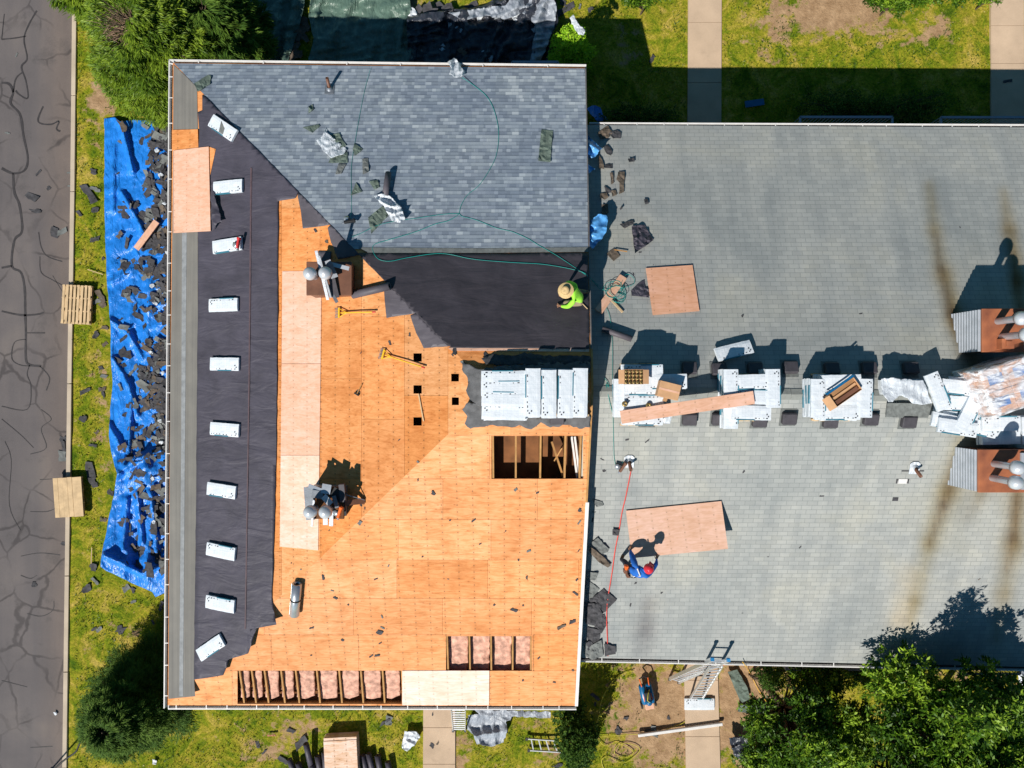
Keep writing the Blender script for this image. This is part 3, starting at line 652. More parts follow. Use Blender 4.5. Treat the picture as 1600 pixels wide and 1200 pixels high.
# ------------------------------------------------------------------ chimneys, vents on the left roof
def upframe(s, px, py, ang=0): m = Matrix.Rotation(R(ang), 4, 'Z'); m.translation = s.at(px, py); return m
def vent_pipe(parent, x, y, z0, z1, r=.10, cr_=.20, dome=True):
    p = MB().tube([(x, y, z0), (x, y, z1)], r, 14).build('vent_pipe', M['zinc'], parent)
    MB().lathe([(cr_*.6, z1-.03), (cr_, z1-.03), (cr_, z1+.05), (cr_*.93, z1+.10), (cr_*.6, z1+.15), (cr_*.22, z1+.18), (.001, z1+.185)], 22, (x, y, 0)).build('vent_cap', M['capm'], p)
    return p
def chimney(root, T, s, px, py, sx, sy, top, mats, pipes, corr_side=False, ang=0):
    """px,py = photo pixel of the chimney TOP centre"""
    c = s.at(px, py, top); gz = [s.z(c.x+a*sx/2, c.y+b*sy/2) for a in (-1, 1) for b in (-1, 1)]; g0 = min(gz)-.05
    loc = Matrix.Translation(Vector((c.x, c.y, g0))); H = c.z-g0
    if root is None: raise
    b = MB().box((0, 0, H/2-.03), (sx-.02, sy-.02, H-.06)).build('chimney', mats[0], root, T @ loc)
    MB().box((0, 0, H-.04), (sx+.04, sy+.04, .07)).build('chimney_cap', mats[1], b, bevel=.01)
    for x, y, h in pipes: vent_pipe(b, x, y, H-.02, H+h, .085, .165)
    return b, loc, H
ch1, l1, H1 = chimney(LB, T0, LW, 514, 435, 1.12, .82, .62, (M['brown'], M['brown']), [(-.35, .05, .42), (.03, .06, .42)])
for i, (a_, b_, w, hh) in enumerate([((-.20, .62, H1+.45), (.0, -.56, H1+.10), .07, .02), ((-.13, .50, H1+.42), (.07, -.50, H1+.08), .05, .05), ((.05, .2, H1+.1), (.20, -.50, H1+.04), .16, .015), ((.03, .40, H1+.30), (.18, .0, H1+.12), .18, .015), ((-.02, -.2, H1+.04), (.22, -.62, H1+.04), .08, .03), ((.0, .36, H1+.20), (.55, .22, H1+.16), .10, .012)]):
    MB().bar(a_, b_, w, hh).build('loose_flashing', [M['zinc'], M['lead'], M['blkm'], M['lead'], M['lead'], M['capm']][i], ch1)
ch2, l2, H2 = chimney(LB, T0, LW, 508, 786, .92, .78, .62, (M['lead'], M['attic']), [(-.24, -.14, .45), (.14, -.14, .45)])
fl = [((-.42, .42, H2+.06), (-.36, -.42, H2+.04), .22, .015, 'lead'), ((-.40, .46, H2+.08), (.05, .30, H2+.13), .10, .012, 'zinc'), ((-.30, .26, H2+.13), (-.02, .22, H2+.12), .20, .012, 'lead'), ((-.25, .1, H2+.12), (-.32, -.58, H2+.06), .05, .03, 'zinc'), ((.0, .2, H2+.15), (.20, .0, H2+.2), .16, .012, 'capm'),
      ((-.05, .40, H2+.12), (.18, .36, H2+.12), .24, .04, 'zinc'), ((.02, -.2, H2+.05), (.02, -.55, H2+.02), .12, .05, 'capm'), ((.18, -.2, H2+.05), (.16, -.58, H2+.02), .10, .04, 'zinc'), ((.45, .50, H2+.1), (.48, .05, H2+.05), .14, .12, 'blkm'), ((.20, .30, H2+.05), (.50, .15, H2+.03), .28, .10, 'blk'), ((.35, .28, H2+.06), (.95, .03, H2-.28), .02, .02, 'lead'), ((.35, -.02, H2+.0), (.95, .0, H2-.30), .14, .012, 'brown'),
      ((.40, .1, H2-.03), (.45, -.34, H2-.05), .18, .05, 'blk'), ((.25, .2, H2+.1), (.34, -.1, H2+.12), .1, .05, 'lead')]
for a_, b_, w, hh, mt in fl: MB().bar(a_, b_, w, hh).build('loose_flashing', M[mt], ch2)
def plumb(parent, T, s, px, py, lean=(0, 0), white=False):
    m = T @ frame(s, px, py, 0, .02)
    f_ = MB().prism([(-.13, -.17), (.13, -.17), (.13, .12), (.07, .17), (-.07, .17), (-.13, .12)], 0, .012)
    f_.lathe([(.10, .01), (.07, .05), (.055, .09)], 14); o = f_.build('vent_flashing', M['wplast'] if white else M['lead'], parent, m)
    MB().lathe([(.045, .0), (.045, .34), (.038, .34), (.038, .2), (.001, .2)], 14).build('vent_pipe', M['brown'], o, Matrix.Rotation(R(17 if s is LS or s is RS else -17), 4, 'X'))
    return o
plumb(LB, T0, LN, 515, 139); plumb(LB, T0, LN, 590, 118) if False else None

# ================================================================== RIGHT BUILDING (old grey roof)
base2 = Vector((12, 0, 0)); RB = empty('apartment_building', base2, label='lower building with weathered grey shingle roof stained by rust below its chimneys', cat='building'); T2 = Matrix.Translation(-base2)
# rust and soot streaks: polyline in pixels, start width, end width, colour, strength
ST = [([(1522,570),(1494,500),(1474,430),(1460,360),(1452,290)], 27, 12, (.70,.55,.30), .95), ([(1512,560),(1486,490),(1470,420),(1462,370)], 13, 6, (.50,.42,.38), 1.0), ([(1610,560),(1592,440),(1577,360),(1568,300)], 27, 11, (.72,.55,.30), 1.0), ([(1600,540),(1588,440),(1578,380)], 12, 6, (.60,.46,.34), 1.0),
      ([(1510,690),(1480,770),(1452,850),(1430,940),(1420,985)], 27, 11, (.74,.62,.38), .9), ([(1498,720),(1474,790),(1452,850)], 15, 7, (.52,.44,.42), 1.1), ([(1592,770),(1584,850),(1568,930),(1556,1000)], 30, 14, (.72,.60,.40), .95), ([(1590,775),(1582,840),(1574,890)], 14, 8, (.56,.46,.40), 1.0), ([(1532,770),(1510,810)], 17, 12, (.6,.52,.42), .8), ([(1015,940),(1010,985),(1005,1025)], 16, 26, (.55,.53,.56), .85),
      ([(1420,900),(1405,970),(1395,1030)], 24, 20, (1.10,.97,.80), .8), ([(1530,740),(1500,800)], 50, 50, (.94,.86,.68), .5), ([(1545,475),(1520,400)], 55, 50, (.95,.9,.75), .4)]
def stain(x, y):
    c = [1, 1, 1]
    for pts, w0, w1, colr, a in ST:
        n = len(pts)-1
        for i in range(n):
            (x0, y0), (x1, y1) = pts[i], pts[i+1]; L2 = (x1-x0)**2+(y1-y0)**2; t = max(0, min(1, ((x-x0)*(x1-x0)+(y-y0)*(y1-y0))/L2)); d = math.hypot(x-x0-(x1-x0)*t, y-y0-(y1-y0)*t)
            g = (i+t)/n; w = w0+(w1-w0)*g
            if d < w*2:
                k = a*math.exp(-(d/w)**2*1.6)*(1-.45*g)*.95*(.95+.3*fbm(x*.05, y*.012, 1, 2)); k = max(0, min(.95, k))
                c = [u*(1-k)+u*v*k for u, v in zip(c, colr)]
    return (*c, 1)
sheet('shingle_covering', [(903, 195), (1600, 199), (2080, 203), (2080, 628), (903, ridge_y(903))], RN, .0, 7.5, None, .03, M['sho'], RB, m=T2, smooth=False, colfn=stain)
sheet('shingle_covering', [(890, ridge_y(890)+.3), (2080, 628.3), (2080, 1052), (1600, 1042), (890, 1027)], RS, .0, 7.5, None, .03, M['sho'], RB, m=T2, smooth=False, colfn=stain)
mb = MB()
for k in range(60):
    x = 1.95+k*.3
    if x > 21: break
    for pl_, sg in ((RN, 1), (RS, -1)):
        y = rW.y+(rE.y-rW.y)*(x-rW.x)/(rE.x-rW.x); a_ = Vector((x, y, rz+.02)); b_ = Vector((x, y+sg*.14, pl_.z(x, y+sg*.14)+.02)); e = Vector((.29, 0, 0)); mb.slab([a_, b_, b_+e, a_+e], .012)
mb.build('ridge_cap', simple('ridge_cap_shingle', (.24, .25, .235), .85, .15), RB, T2)
ry0, ry1 = RS.at(905, 1026).y+.45, RN.at(905, 199).y-.45
mb = MB()
for (a_, b_) in (((1.95, ry0), (21.5, ry0-.2)), ((21.5, ry0-.2), (21.5, ry1-.2)), ((21.5, ry1-.2), (1.95, ry1))): mb.bar((a_[0], a_[1], 1.95), (b_[0], b_[1], 1.95), .2, 4.0)
mb.build('wall', M['brick'], RB, T2)
g1 = gutter(RN.at(921, 197, -.03), RN.at(1640, 200, -.03), (0, 1, 0), RB, T2, .08, 16); g2 = gutter(RS.at(905, 1027.5, -.03), RS.at(1640, 1042.5, -.03), (0, -1, 0), RB, T2, .10, 12)
# black box vents in pairs beside the ridge
for px, py in [(1011,656),(1076,655),(1122,655),(1185,658),(1231,654),(1295,659),(1358,655),(1417,659)]:
    m = T2 @ frame(RS, px, py-2, 0, .0); b = MB().box((0, 0, .09), (.36, .30, .16)).build('roof_vent', M['blkm'], RB, m, bevel=.02); MB().box((0, 0, .008), (.42, .46, .012)).build('vent_flashing', M['scrapg'], b)
for px, py in [(1011,580),(1076,577),(1122,579),(1178,578),(1233,576),(1297,578),(1355,577),(1420,577)]:
    m = T2 @ frame(RN, px, py, 0, .0); b = MB().box((0, 0, .09), (.36, .30, .16)).build('roof_vent', M['blkm'], RB, m, bevel=.02); MB().box((0, 0, .008), (.42, .46, .012)).build('vent_flashing', M['scrapg'], b)
m = T0 @ frame(LS, 870, 653, 0, .03); MB().box((0, 0, .07), (.36, .26, .14)).build('roof_vent', M['blkm'], LB, m, bevel=.02)
def rchim(s, px, py, sy, top, pipes):
    b, loc, H = chimney(RB, T2, s, px, py, 1.55, sy, top, (M['brown'], M['rust']), pipes)
    mb = MB(); n = 11
    for k in range(n): mb.box((-.80, 0, (k+.5)*(H-.09)/n), (.05, sy, (H-.09)/n*.78), (0, R(-14), 0))
    mb.box((-.785, 0, (H-.08)/2), (.03, sy-.01, H-.08)); mb.build('lap_cladding', M['corr'], b)
    return b, loc, H
rc1, rl1, RH1 = rchim(RN, 1586, 516, 1.03, 1.0, [(-.42, .22, .75), (-.32, -.16, .78)])
rc2, rl2, RH2 = rchim(RS, 1580, 736, 1.02, 1.0, [(-.42, .18, .75), (-.46, -.17, .75)])
MB().box((-.30, -.34, RH1+.09), (.30, .24, .18)).box((-.29, -.34, RH1+.19), (.14, .12, .03)).build('box_vent', M['rust'], rc1)
for b, H in ((rc1, RH1), (rc2, RH2)): MB().box((.30, 0, H+.03), (.18, .9, .05)).build('cap_strip', M['corr'], b)
plumb(RB, T2, RS, 983, 721, white=True); plumb(RB, T2, RS, 1429, 731, white=True)
mb = MB(); mb.slab([RS.at(*p, .006) for p in ((1409, 735), (1444, 735), (1444, 736.8), (1409, 736.8))][::-1], .004); mb.build('flashing_edge', M['scrap'], RB, T2)
for px, py, w, h, mt in ((1410, 752, .26, .13, 'wpaint'), (1402, 752, .06, .13, 'scrap'), (1418.5, 752, .06, .13, 'scrap'), (1399, 780, .15, .10, 'scrap')):
    MB().box((0, 0, 0), (w, h, .006)).build('repair_patch', M[mt], RB, T2 @ frame(RS, px, py, 0, .008))
# grey strips put in as a shade band where the old roof meets the taller wall
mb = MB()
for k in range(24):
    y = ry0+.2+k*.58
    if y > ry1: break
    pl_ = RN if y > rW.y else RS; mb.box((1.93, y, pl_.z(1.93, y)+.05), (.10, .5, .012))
mb.build('shade_strip', M['lead'], RB, T2)
# porches with railings under the eaves
def porch(px0, px1, py, sg, z=1.9):
    a_, b_ = W(px0, py, z), W(px1, py, z); d = 2.2
    r = empty('porch', Vector(((a_.x+b_.x)/2, a_.y, 0)), label=None); inv = Matrix.Translation(-Vector(((a_.x+b_.x)/2, a_.y, 0)))
    MB().box(((a_.x+b_.x)/2, a_.y-sg*d/2, z-1.0), (b_.x-a_.x, d, .16)).build('slab', M['porch'], r, inv)
    for px_ in (a_.x+.08, b_.x-.08): MB().bar((px_, a_.y-sg*.1, 0), (px_, a_.y-sg*.1, z-1.08), .1, .1, up=(1, 0, 0)).build('post', M['rail'], r, inv)
    mb = MB(); mb.bar(a_, b_, .07, .05)
    for p in (a_, b_): mb.bar(p, p-Vector((0, sg*d, 0)), .06, .05)
    mb.build('handrail', M['rail'], r, inv)
    mb = MB(); n = int((b_.x-a_.x)/.12)
    for k in range(n+1): x = a_.x+(b_.x-a_.x)*k/n; mb.bar((x, a_.y, z-.92), (x, a_.y, z-.02), .02, .02, up=(1, 0, 0))
    for k in range(12):
        for x in (a_.x, b_.x): mb.bar((x, a_.y-sg*(.15+k*.15), z-.92), (x, a_.y-sg*(.15+k*.15), z-.02), .02, .02, up=(1, 0, 0))
    mb.build('balusters', M['rail'], r, inv); return r
tag(porch(1250, 1394, 183, 1), 'blue grey railed porch beyond the gutter, wholly between the two far walkways', 'porch'); tag(porch(1470, 1640, 183.5, 1), 'blue grey railed porch at the right edge over the far walkway', 'porch')
tag(porch(800, 872, 97, 1), 'small railed porch in shade behind the top right corner of the stripped roof', 'porch')
tag(porch(1228, 1360, 1046, -1), 'white railed porch showing below the gutter above the leafy trees', 'porch'); tag(porch(1500, 1594, 1053, -1), 'railed porch in the shade beside the big leafy tree', 'porch')
# ================================================================== SHINGLE BUNDLES
def bundle_meshes(seed, bend=0.0):
    rr = random.Random(seed); L, B, H = .95, .36, .085
    mb = MB(); nx_, ny_ = 13, 5; vs = []
    for k in (0, 1):
        for j in range(ny_+1):
            for i in range(nx_+1):
                x = -L/2+L*i/nx_; y = -B/2+B*j/ny_
                e = min(i, nx_-i, 3)/3; f = min(j, ny_-j, 1)
                z = k*H + (k*(-.012*(1-e)-.010*(1-f)+.005*fbm(x*6, y*6, seed, 2)))-bend*x*x
                jx = .006*fbm(y*20, k*3, seed+1, 2) if i in (0, nx_) else 0; jy = .007*fbm(x*9, k*2, seed+2, 2) if j in (0, ny_) else 0
                vs.append((x+jx, y+jy, z))
    W_ = nx_+1; N_ = W_*(ny_+1); fs = []
    for j in range(ny_):
        for i in range(nx_):
            a = j*W_+i; fs.append((a, a+W_, a+W_+1, a+1)); fs.append((N_+a, N_+a+1, N_+a+W_+1, N_+a+W_))
    for i in range(nx_): fs += [(i, i+1, N_+i+1, N_+i), (ny_*W_+i, N_+ny_*W_+i, N_+ny_*W_+i+1, ny_*W_+i+1)]
    for j in range(ny_): a = j*W_; fs += [(a, N_+a, N_+a+W_, a+W_), (a+nx_, a+nx_+W_, N_+a+nx_+W_, N_+a+nx_)]
    mb.add(vs, fs, 0, False); ink = mb; zt = H+.004
    def zz(x, y): return H+.006-bend*x*x-(.008 if abs(x) > L/2-.1 else 0)-(.006 if abs(y) > B/2-.05 else 0)
    for k in range(9):
        if rr.random() < .3: continue
        x = -L/2+.05+k*.1+rr.uniform(-.02, .02); y = -B/2+.045+rr.uniform(-.006, .006); w = rr.choice([.03, .02, .045]); ink.box((x, y, zz(x, y)), (w, .02, .003), None, 1)
    for k in range(2): x = L/2-.07-.04*k; ink.box((x, -B/2+.09+.05*k, zz(x, 0)), (.025, .03, .003), None, 1)
    wrap = mb.mesh('wrapper', [M['wrap'], M['ink']])
    st = MB(); x = rr.uniform(-.2, .05)
    st.box((x, -B/2+.004, H*.5+.01), (.45, .022, H*.88))
    return wrap, st.mesh('print_stripe', [M['teal']])
BM = [bundle_meshes(s) for s in range(5)]
def bundle(m, label, group, v=None, flip=False):
    r = empty('shingle_bundle', m, label=label, cat='shingle bundle', group=group); a, b = BM[v if v is not None else random.randrange(5)]
    k = Matrix.Rotation(math.pi, 4, 'Z') if flip else None
    link('wrapper', a, r, k); link('print_stripe', b, r, k); return r
G1 = 'white wrapped shingle bundles set out on black felt'
BL = [(350,201,-33,'white bundle with a grey wedge on it, along the hip atop the black felt', 0), (358,293,0,'white shingle bundle level on black felt beside the large pink plywood sheet', 0), (357,384,4,'white shingle bundle on black felt with a red nail gun on its end', 0),
      (351,477,0,'white shingle bundle on black felt, next below the one carrying the red nail gun', 1), (353,569,-1,'white shingle bundle on black felt level with the upper square holes in the plywood', 0), (353,671,-3,'white shingle bundle on black felt, level with the lowest square hole in the plywood', 0),
      (348,766,-5,'white shingle bundle on black felt level with the vents that carry the orange tool', 0), (347,861,-6,'white shingle bundle on black felt level with the end of the cream plywood strip', 1), (346,943,-4,'white shingle bundle on black felt level with the blue grey roll', 1), (331,1011,33,'white bundle tilted up to the right at the bottom end of the black felt', 0)]
for i, (px, py, a, lb, fl) in enumerate(BL): bundle(frame(LW, px, py, a, .05), lb, G1, i % 5, fl)
mb = MB(); mb.add([(-.12, .14, .0915), (.10, .02, .0915), (.14, -.14, .0915), (-.02, -.15, .0915)], [(0, 3, 2, 1)])
mb.build('printed_wedge', M['scrapg'], [o for o in scene.objects if o.get('label') == BL[0][3]][0])
def level(px, py, z, ang): m = Matrix.Rotation(R(ang), 4, 'Z'); m.translation = W(px, py, z); return m
def palletf(m, w, l, nb, label, name='pallet', gap=.35, group=None):
    r = empty('pallet', m, label=label, cat='pallet', group=group); bw = w/nb
    for k in range(nb): x = -w/2+(k+.5)*bw; MB().box((x+random.uniform(-.004, .004), random.uniform(-.008, .008), .128), (bw*(1-gap), l, .02)).build('deck_board', M['pal'], r)
    for y in (-l/2+.03, -l/6, l/6, l/2-.03): MB().box((0, y, .07), (w, .045, .092)).build('stringer', M['pal'], r)
    for k in (0, nb//2, nb-1): x = -w/2+(k+.5)*bw; MB().box((x, 0, .012), (.10, l, .02)).build('bottom_board', M['pal'], r)
    return r
palletf(W(122.5, 476.5, .02) if False else Matrix.Translation(W(122.5, 476.5, .04)) @ Matrix.Rotation(R(-3), 4, 'Z'), 1.02, 1.34, 8, 'slatted wooden pallet lying across the kerb beside the tarp, gaps between its boards')
palletf(Matrix.Translation(W(110.5, 776, .10)) @ Matrix.Rotation(R(4), 4, 'Z'), .98, 1.36, 6, 'wooden pallet with closed wide boards across the kerb, the lower one in the photo', gap=.04)
# piles on the ridge of the lower roof.  base height, list of top-layer bundles, and lower layers on a pallet
NUM = ['one', 'two', 'three', 'four', 'five', 'six', 'seven', 'eight']
def pile(cx, cy, rows, cols, layers, name, ang=0, extra=()):
    z0 = 6.28; zt = z0+.16
    c = W(cx, cy, zt+layers*.088)
    pm = Matrix.Translation(Vector((c.x, c.y, z0-.0))) @ Matrix.Rotation(R(ang), 4, 'Z')
    w, l = cols*.97, rows*.37
    palletf(pm, w, l+.1, max(6, int(w/.15)), 'wooden pallet hidden under the '+name)
    # legs of the load reach the slopes on both sides
    for k in range(layers):
        for j in range(rows):
            for i in range(cols):
                top = k == layers-1
                m = pm @ Matrix.Translation(Vector(((i-(cols-1)/2)*.965+random.uniform(-.02, .02), (j-(rows-1)/2)*.375+random.uniform(-.012, .012), .15+k*.088))) @ Matrix.Rotation(R(random.uniform(-2, 2)), 4, 'Z')
                pos = ['nearest the bottom edge', 'second row', 'third row', 'farthest row'][j] if rows > 1 else ''
                lab = 'top bundle, %s, of the %s' % (pos, name) if top else 'bundle in layer %s, %s, of the %s' % (NUM[k], pos, name)
                bundle(m, lab, 'bundles of the '+name, None, (i+j+k) % 2 == 0)
    return zt+layers*.088
zA = pile(1006, 617, 4, 1, 6, 'leftmost pile', 0)
zA = 6.28+.16+6*.088
# make the A pile wider: three bundles turned across its left side
for k in range(6):
    for j in range(3):
        c = W(1042, 617, 6.4+k*.088); m = Matrix.Translation(Vector((c.x+.02, c.y+(j-1)*.39, 6.42+k*.088))) @ Matrix.Rotation(R(random.uniform(-3, 3)), 4, 'Z')
zB = pile(1175, 621, 3, 1, 6, 'long board pile', 0); zB = 6.28+.16+6*.088
for k in range(7):
    for i in range(2):
        c = W(1126+5+i*22.5, 621, 6.44+k*.088)
zC = pile(1316, 621, 3, 1, 6, 'open carton pile', 0)
def column(px, py, z0, n, ang, lab, group, gx_=0, v=None):
    for k in range(n):
        m = level(px, py, z0+k*.088, ang+random.uniform(-1.5, 1.5)); c = W(px, py, z0+n*.088); m.translation = Vector((c.x+random.uniform(-.01, .01), c.y+random.uniform(-.01, .01), z0+k*.088))
        bundle(m, lab if k == n-1 else 'bundle in layer %s of the %s' % (NUM[k], group), group, v, k % 2 == 0)
gB = 'bundles in the three big piles on the ridge'
column(1143, 607, 6.44, 6, 90, 'turned bundle at the left end of the long board pile, above the board', 'turned bundles beside the long board pile')
column(1143, 640, 6.44, 4, 90, 'short turned bundle below the long board at the left of its pile', 'turned bundles below the long board')
column(1208, 607, 6.44, 6, 90, 'turned bundle closing the right end of the pile under the long board', 'board pile right end')
column(1279, 622, 6.44, 6, 90, 'turned bundle at the left end of the pile carrying the long open carton', 'turned bundles left of the carton pile')
column(1352, 622, 6.44, 6, 90, 'turned bundle at the right end of the pile carrying the long open carton', 'turned bundles right of the carton pile')
column(1043, 596, 6.44, 6, 0, 'bundle under the right edge of the brown carton on the leftmost pile', 'bundles right of the nail carton')
column(971, 622, 6.44, 4, 90, 'turned bundle at the left edge of the nail carton pile', 'turned bundles left of the nail carton')
# bundles near the torn open pile at the right
column(1413, 605, 6.40, 4, 1, 'bundle under the ripped white wrapper', 'bundles under the ripped wrapper')
column(1466, 611, 6.75, 1, -68, 'single steeply tilted bundle between ripped wrapper and tumbled white heap', 'loose tilted bundles')
bundle(frame(RN, 1146, 549, 15, .10), 'single tilted bundle on the grey roof above the long board pile, half in shade', 'single bundles on the grey roof')
hp = [(1487,640,-8,0),(1506,662,-4,0),(1490,618,84,0),(1512,612,88,1),(1530,640,80,1),(1500,655,-5,1),(1525,668,-12,1),(1510,600,3,2),(1522,632,75,2),(1498,630,-3,2),(1484,660,-12,2),(1536,612,82,2),(1512,645,62,3),(1500,606,-6,3),(1494,668,-9,3),(1526,605,85,3)]
ways = ['at its lower left', 'lowest at its bottom', 'upright at its left', 'upright in its middle', 'upright by the clear film', 'lower middle', 'lower right', 'top edge', 'crooked right', 'flat in the middle', 'bottom left corner', 'against the film', 'slanting across it', 'flat at its top', 'topmost at the bottom', 'topmost beside the film']
for i, (px, py, a, l) in enumerate(hp):
    m = level(px, py, 6.45+.09*l, a) @ Euler((R(random.uniform(-3, 3)), R(random.uniform(-3, 3)), 0)).to_matrix().to_4x4(); bundle(m, 'loose bundle in the tumbled white heap, '+ways[i], 'bundles of the tumbled heap')
for i, (px, py) in enumerate([(1566,662),(1566,683),(1628,662),(1628,683)]):
    column(px, py, 6.30, 5 if py < 670 else 3, 2 if i < 2 else 0, ['upper bundle of the neat pair below the clear film', 'lower bundle of the neat pair just above the rusty chimney', 'bundle cut by the photo edge, upper', 'bundle cut by the photo edge, lower'][i], 'bundles below the clear film, stack %s' % ['one', 'two', 'three', 'four'][i])
# the row on the higher ridge
gT = 'bundles stacked on the ridge of the stripped roof'
for i, x in enumerate([833, 858, 884, 907]):
    c = W(x, 614, 7.4)
    for k in range(4):
        m = Matrix.Translation(Vector((c.x, c.y+random.uniform(-.03, .03), 6.98+k*.088))) @ Matrix.Rotation(R(90+random.uniform(-1.5, 1.5)), 4, 'Z') @ Matrix.Scale(1.22, 4, (1, 0, 0))
        bundle(m, ['first', 'second', 'third', 'last'][i]+' of the four topmost lengthwise bundles on the high ridge' if k == 3 else 'layer %s of the %s lengthwise stack on the high ridge' % (NUM[k], ['first', 'second', 'third', 'last'][i]), gT, None, k % 2 == 1)
for j, y in enumerate([591, 607, 624, 645]):
    c = W(788, y, 7.3)
    for k in range(4 if j < 3 else 3):
        m = Matrix.Translation(Vector((c.x+random.uniform(-.03, .03), c.y, 6.93+k*.088))) @ Matrix.Rotation(R(random.uniform(-2, 2)), 4, 'Z') @ Matrix.Scale(1.12, 4, (1, 0, 0))
        bundle(m, ['topmost and shaded', 'second', 'third', 'lowest'][j]+' of the topmost crosswise bundles on the high ridge' if k == (3 if j < 3 else 2) else 'layer %s of the %s crosswise stack on the high ridge' % (NUM[k], ['shaded', 'second', 'third', 'lowest'][j]), gT, None, True)
palletf(Matrix.Translation(Vector((W(838, 616, 7.1).x, W(838, 616, 7.1).y, 6.82))), 2.6, 1.1, 14, 'wooden pallet hidden under the bundles on the high ridge')
# boards, cartons, nail coils
def plank(px0, py0, px1, py1, w, z, label, mat='board', t=.018, s=None, cat='board', name='board'):
    if s: a, b = s.at(px0, py0, z), s.at(px1, py1, z)
    else: a, b = W(px0, py0, z), W(px1, py1, z) if not isinstance(z, tuple) else None
    c = (a+b)/2; x = (b-a); L = x.length; x.normalize(); n = s.n if s else Vector((0, 0, 1)); y = n.cross(x).normalized(); n = x.cross(y)
    m = Matrix((x, y, n)).transposed().to_4x4(); m.translation = c
    o = MB().box((0, 0, 0), (L, w, t)).build(name, M[mat], None, m, bevel=.002); return tag(o, label, cat)
plank(970, 652, 1178, 621, .32, zA+.06, 'long pink plywood strip bridging the two left bundle piles', t=.02)
def carton(m, w, d, h, label, full=None, flaps=True, mat='card'):
    r = empty('cardboard_box', m, label=label, cat='cardboard box'); t = .006; mb = MB()
    mb.box((0, 0, t/2), (w, d, t))
    for s_ in (-1, 1): mb.box((s_*(w/2-t/2), 0, h/2), (t, d, h)); mb.box((0, s_*(d/2-t/2), h/2), (w-2*t, t, h))
    mb.build('carton_body', M[mat], r)
    if flaps:
        for s_ in (-1, 1):
            MB().box((s_*(w/2+.07), 0, h-.02), (.14, d*.96, t), Euler((0, R(14*s_), 0)).to_matrix()).build('flap', M[mat], r)
    if full == 'coils':
        for i in range(5):
            for j in range(4):
                c = MB(); c.lathe([(.012, h-.03), (.035, h-.03), (.038, h-.01), (.030, h+.0), (.012, h+.0)], 12, (-w/2+w*(i+.5)/5, -d/2+d*(j+.5)/4, 0)); c.build('nail_coil', M['brass'], r)
        MB().box((0, 0, h-.06), (w-.02, d-.02, .02)).build('inner_tray', M['cardin'], r)
    else: MB().box((0, 0, h*.3), (w-.02, d-.02, .01)).build('inner_tray', M['cardin'], r)
    return r
carton(level(988, 589, zA, 0), .46, .36, .22, 'open carton full of brass nail coils on the leftmost pile', 'coils')
r = empty('cardboard_box', level(1042, 610, zA+.0, -14), label='closed tilted brown carton beside the nail carton', cat='cardboard box')
MB().box((0, 0, .13), (.52, .38, .26)).build('carton_body', M['card'], r, bevel=.004); MB().box((-.01, -.22, .10), (.1, .14, .01), (R(40), 0, 0)).build('flap', M['cardin'], r); MB().box((0, 0, .262), (.50, .05, .003)).build('tape', M['board'], r)
r = carton(level(1316, 614, zC, 35), .82, .36, .10, 'long open brown carton lying diagonally on a bundle pile', None, False); MB().box((0, .03, .05), (.74, .05, .05)).build('inner_fold', M['card'], r)
MB().box((0, -.09, .075), (.7, .10, .012)).build('inner_panel', M['brown'], r); MB().box((-.44, 0, .11), (.2, .34, .006), (0, R(-12), 0)).build('flap', M['card'], r); MB().box((.02, .22, .11), (.8, .05, .006), (R(-15), 0, 0)).build('flap', M['bluem'], r)
def coil(px, py, z, lab): 
    o = MB().lathe([(.015, 0), (.07, 0), (.07, .06), (.015, .06), (.015, 0)], 20).build('nail_coil', M['brass'], None, level(px, py, z, 0)); return tag(o, lab, 'nail coil', 'loose nail coils')
coil(976, 631, zA+.0, 'loose brass nail coil at the left edge of the nail carton pile'); coil(1013, 634, zA+.0, 'loose brass nail coil in the shade just above the long board')
# big load in clear film
c = W(1580, 603, 7.3); r = empty('wrapped_pallet_load', Matrix.Translation(Vector((c.x, c.y, 6.28))) @ Matrix.Rotation(R(18), 4, 'Z'), label='bulky load of orange and blue cartons in clear stretch film at the right edge', cat='pallet load')
pz = MB(); pz.box((0, 0, .07), (1.3, 1.1, .14)).build('pallet_base', M['pal'], r)
BP = simple('blue_print', (.02, .16, .50), .35); OC = simple('orange_carton', (.70, .36, .20), .7, .12, 2)
for z in range(3):
    for i in range(2):
        for j in range(2):
            q = (-.32+i*.64, -.28+j*.56, .30+z*.30); bx = MB().box(q, (.62, .54, .28)).build('carton', OC, r, bevel=.01)
            if z == 2: MB().box((0, 0, .002), (.36, .24, .004)).build('printed_panel', BP, bx, Matrix.Translation((q[0], q[1], q[2]+.141)))
bm = bmesh.new(); bmesh.ops.create_cube(bm, size=1); bmesh.ops.scale(bm, vec=(1.36, 1.18, 1.0), verts=bm.verts); bmesh.ops.subdivide_edges(bm, edges=bm.edges, cuts=14, use_grid_fill=True)
for v in bm.verts:
    n1 = fbm(v.co.x*1.6, v.co.y*1.6, v.co.z*1.6, 2); v.co *= 1+.05*n1; v.co.z += .57+.03*fold(v.co.x, v.co.y, 1.2, 3); 
me = bpy.data.meshes.new('stretch_film'); bm.to_mesh(me); bm.free(); me.materials.append(M['film']); me.polygons.foreach_set('use_smooth', [True]*len(me.polygons)); link('stretch_film', me, r)

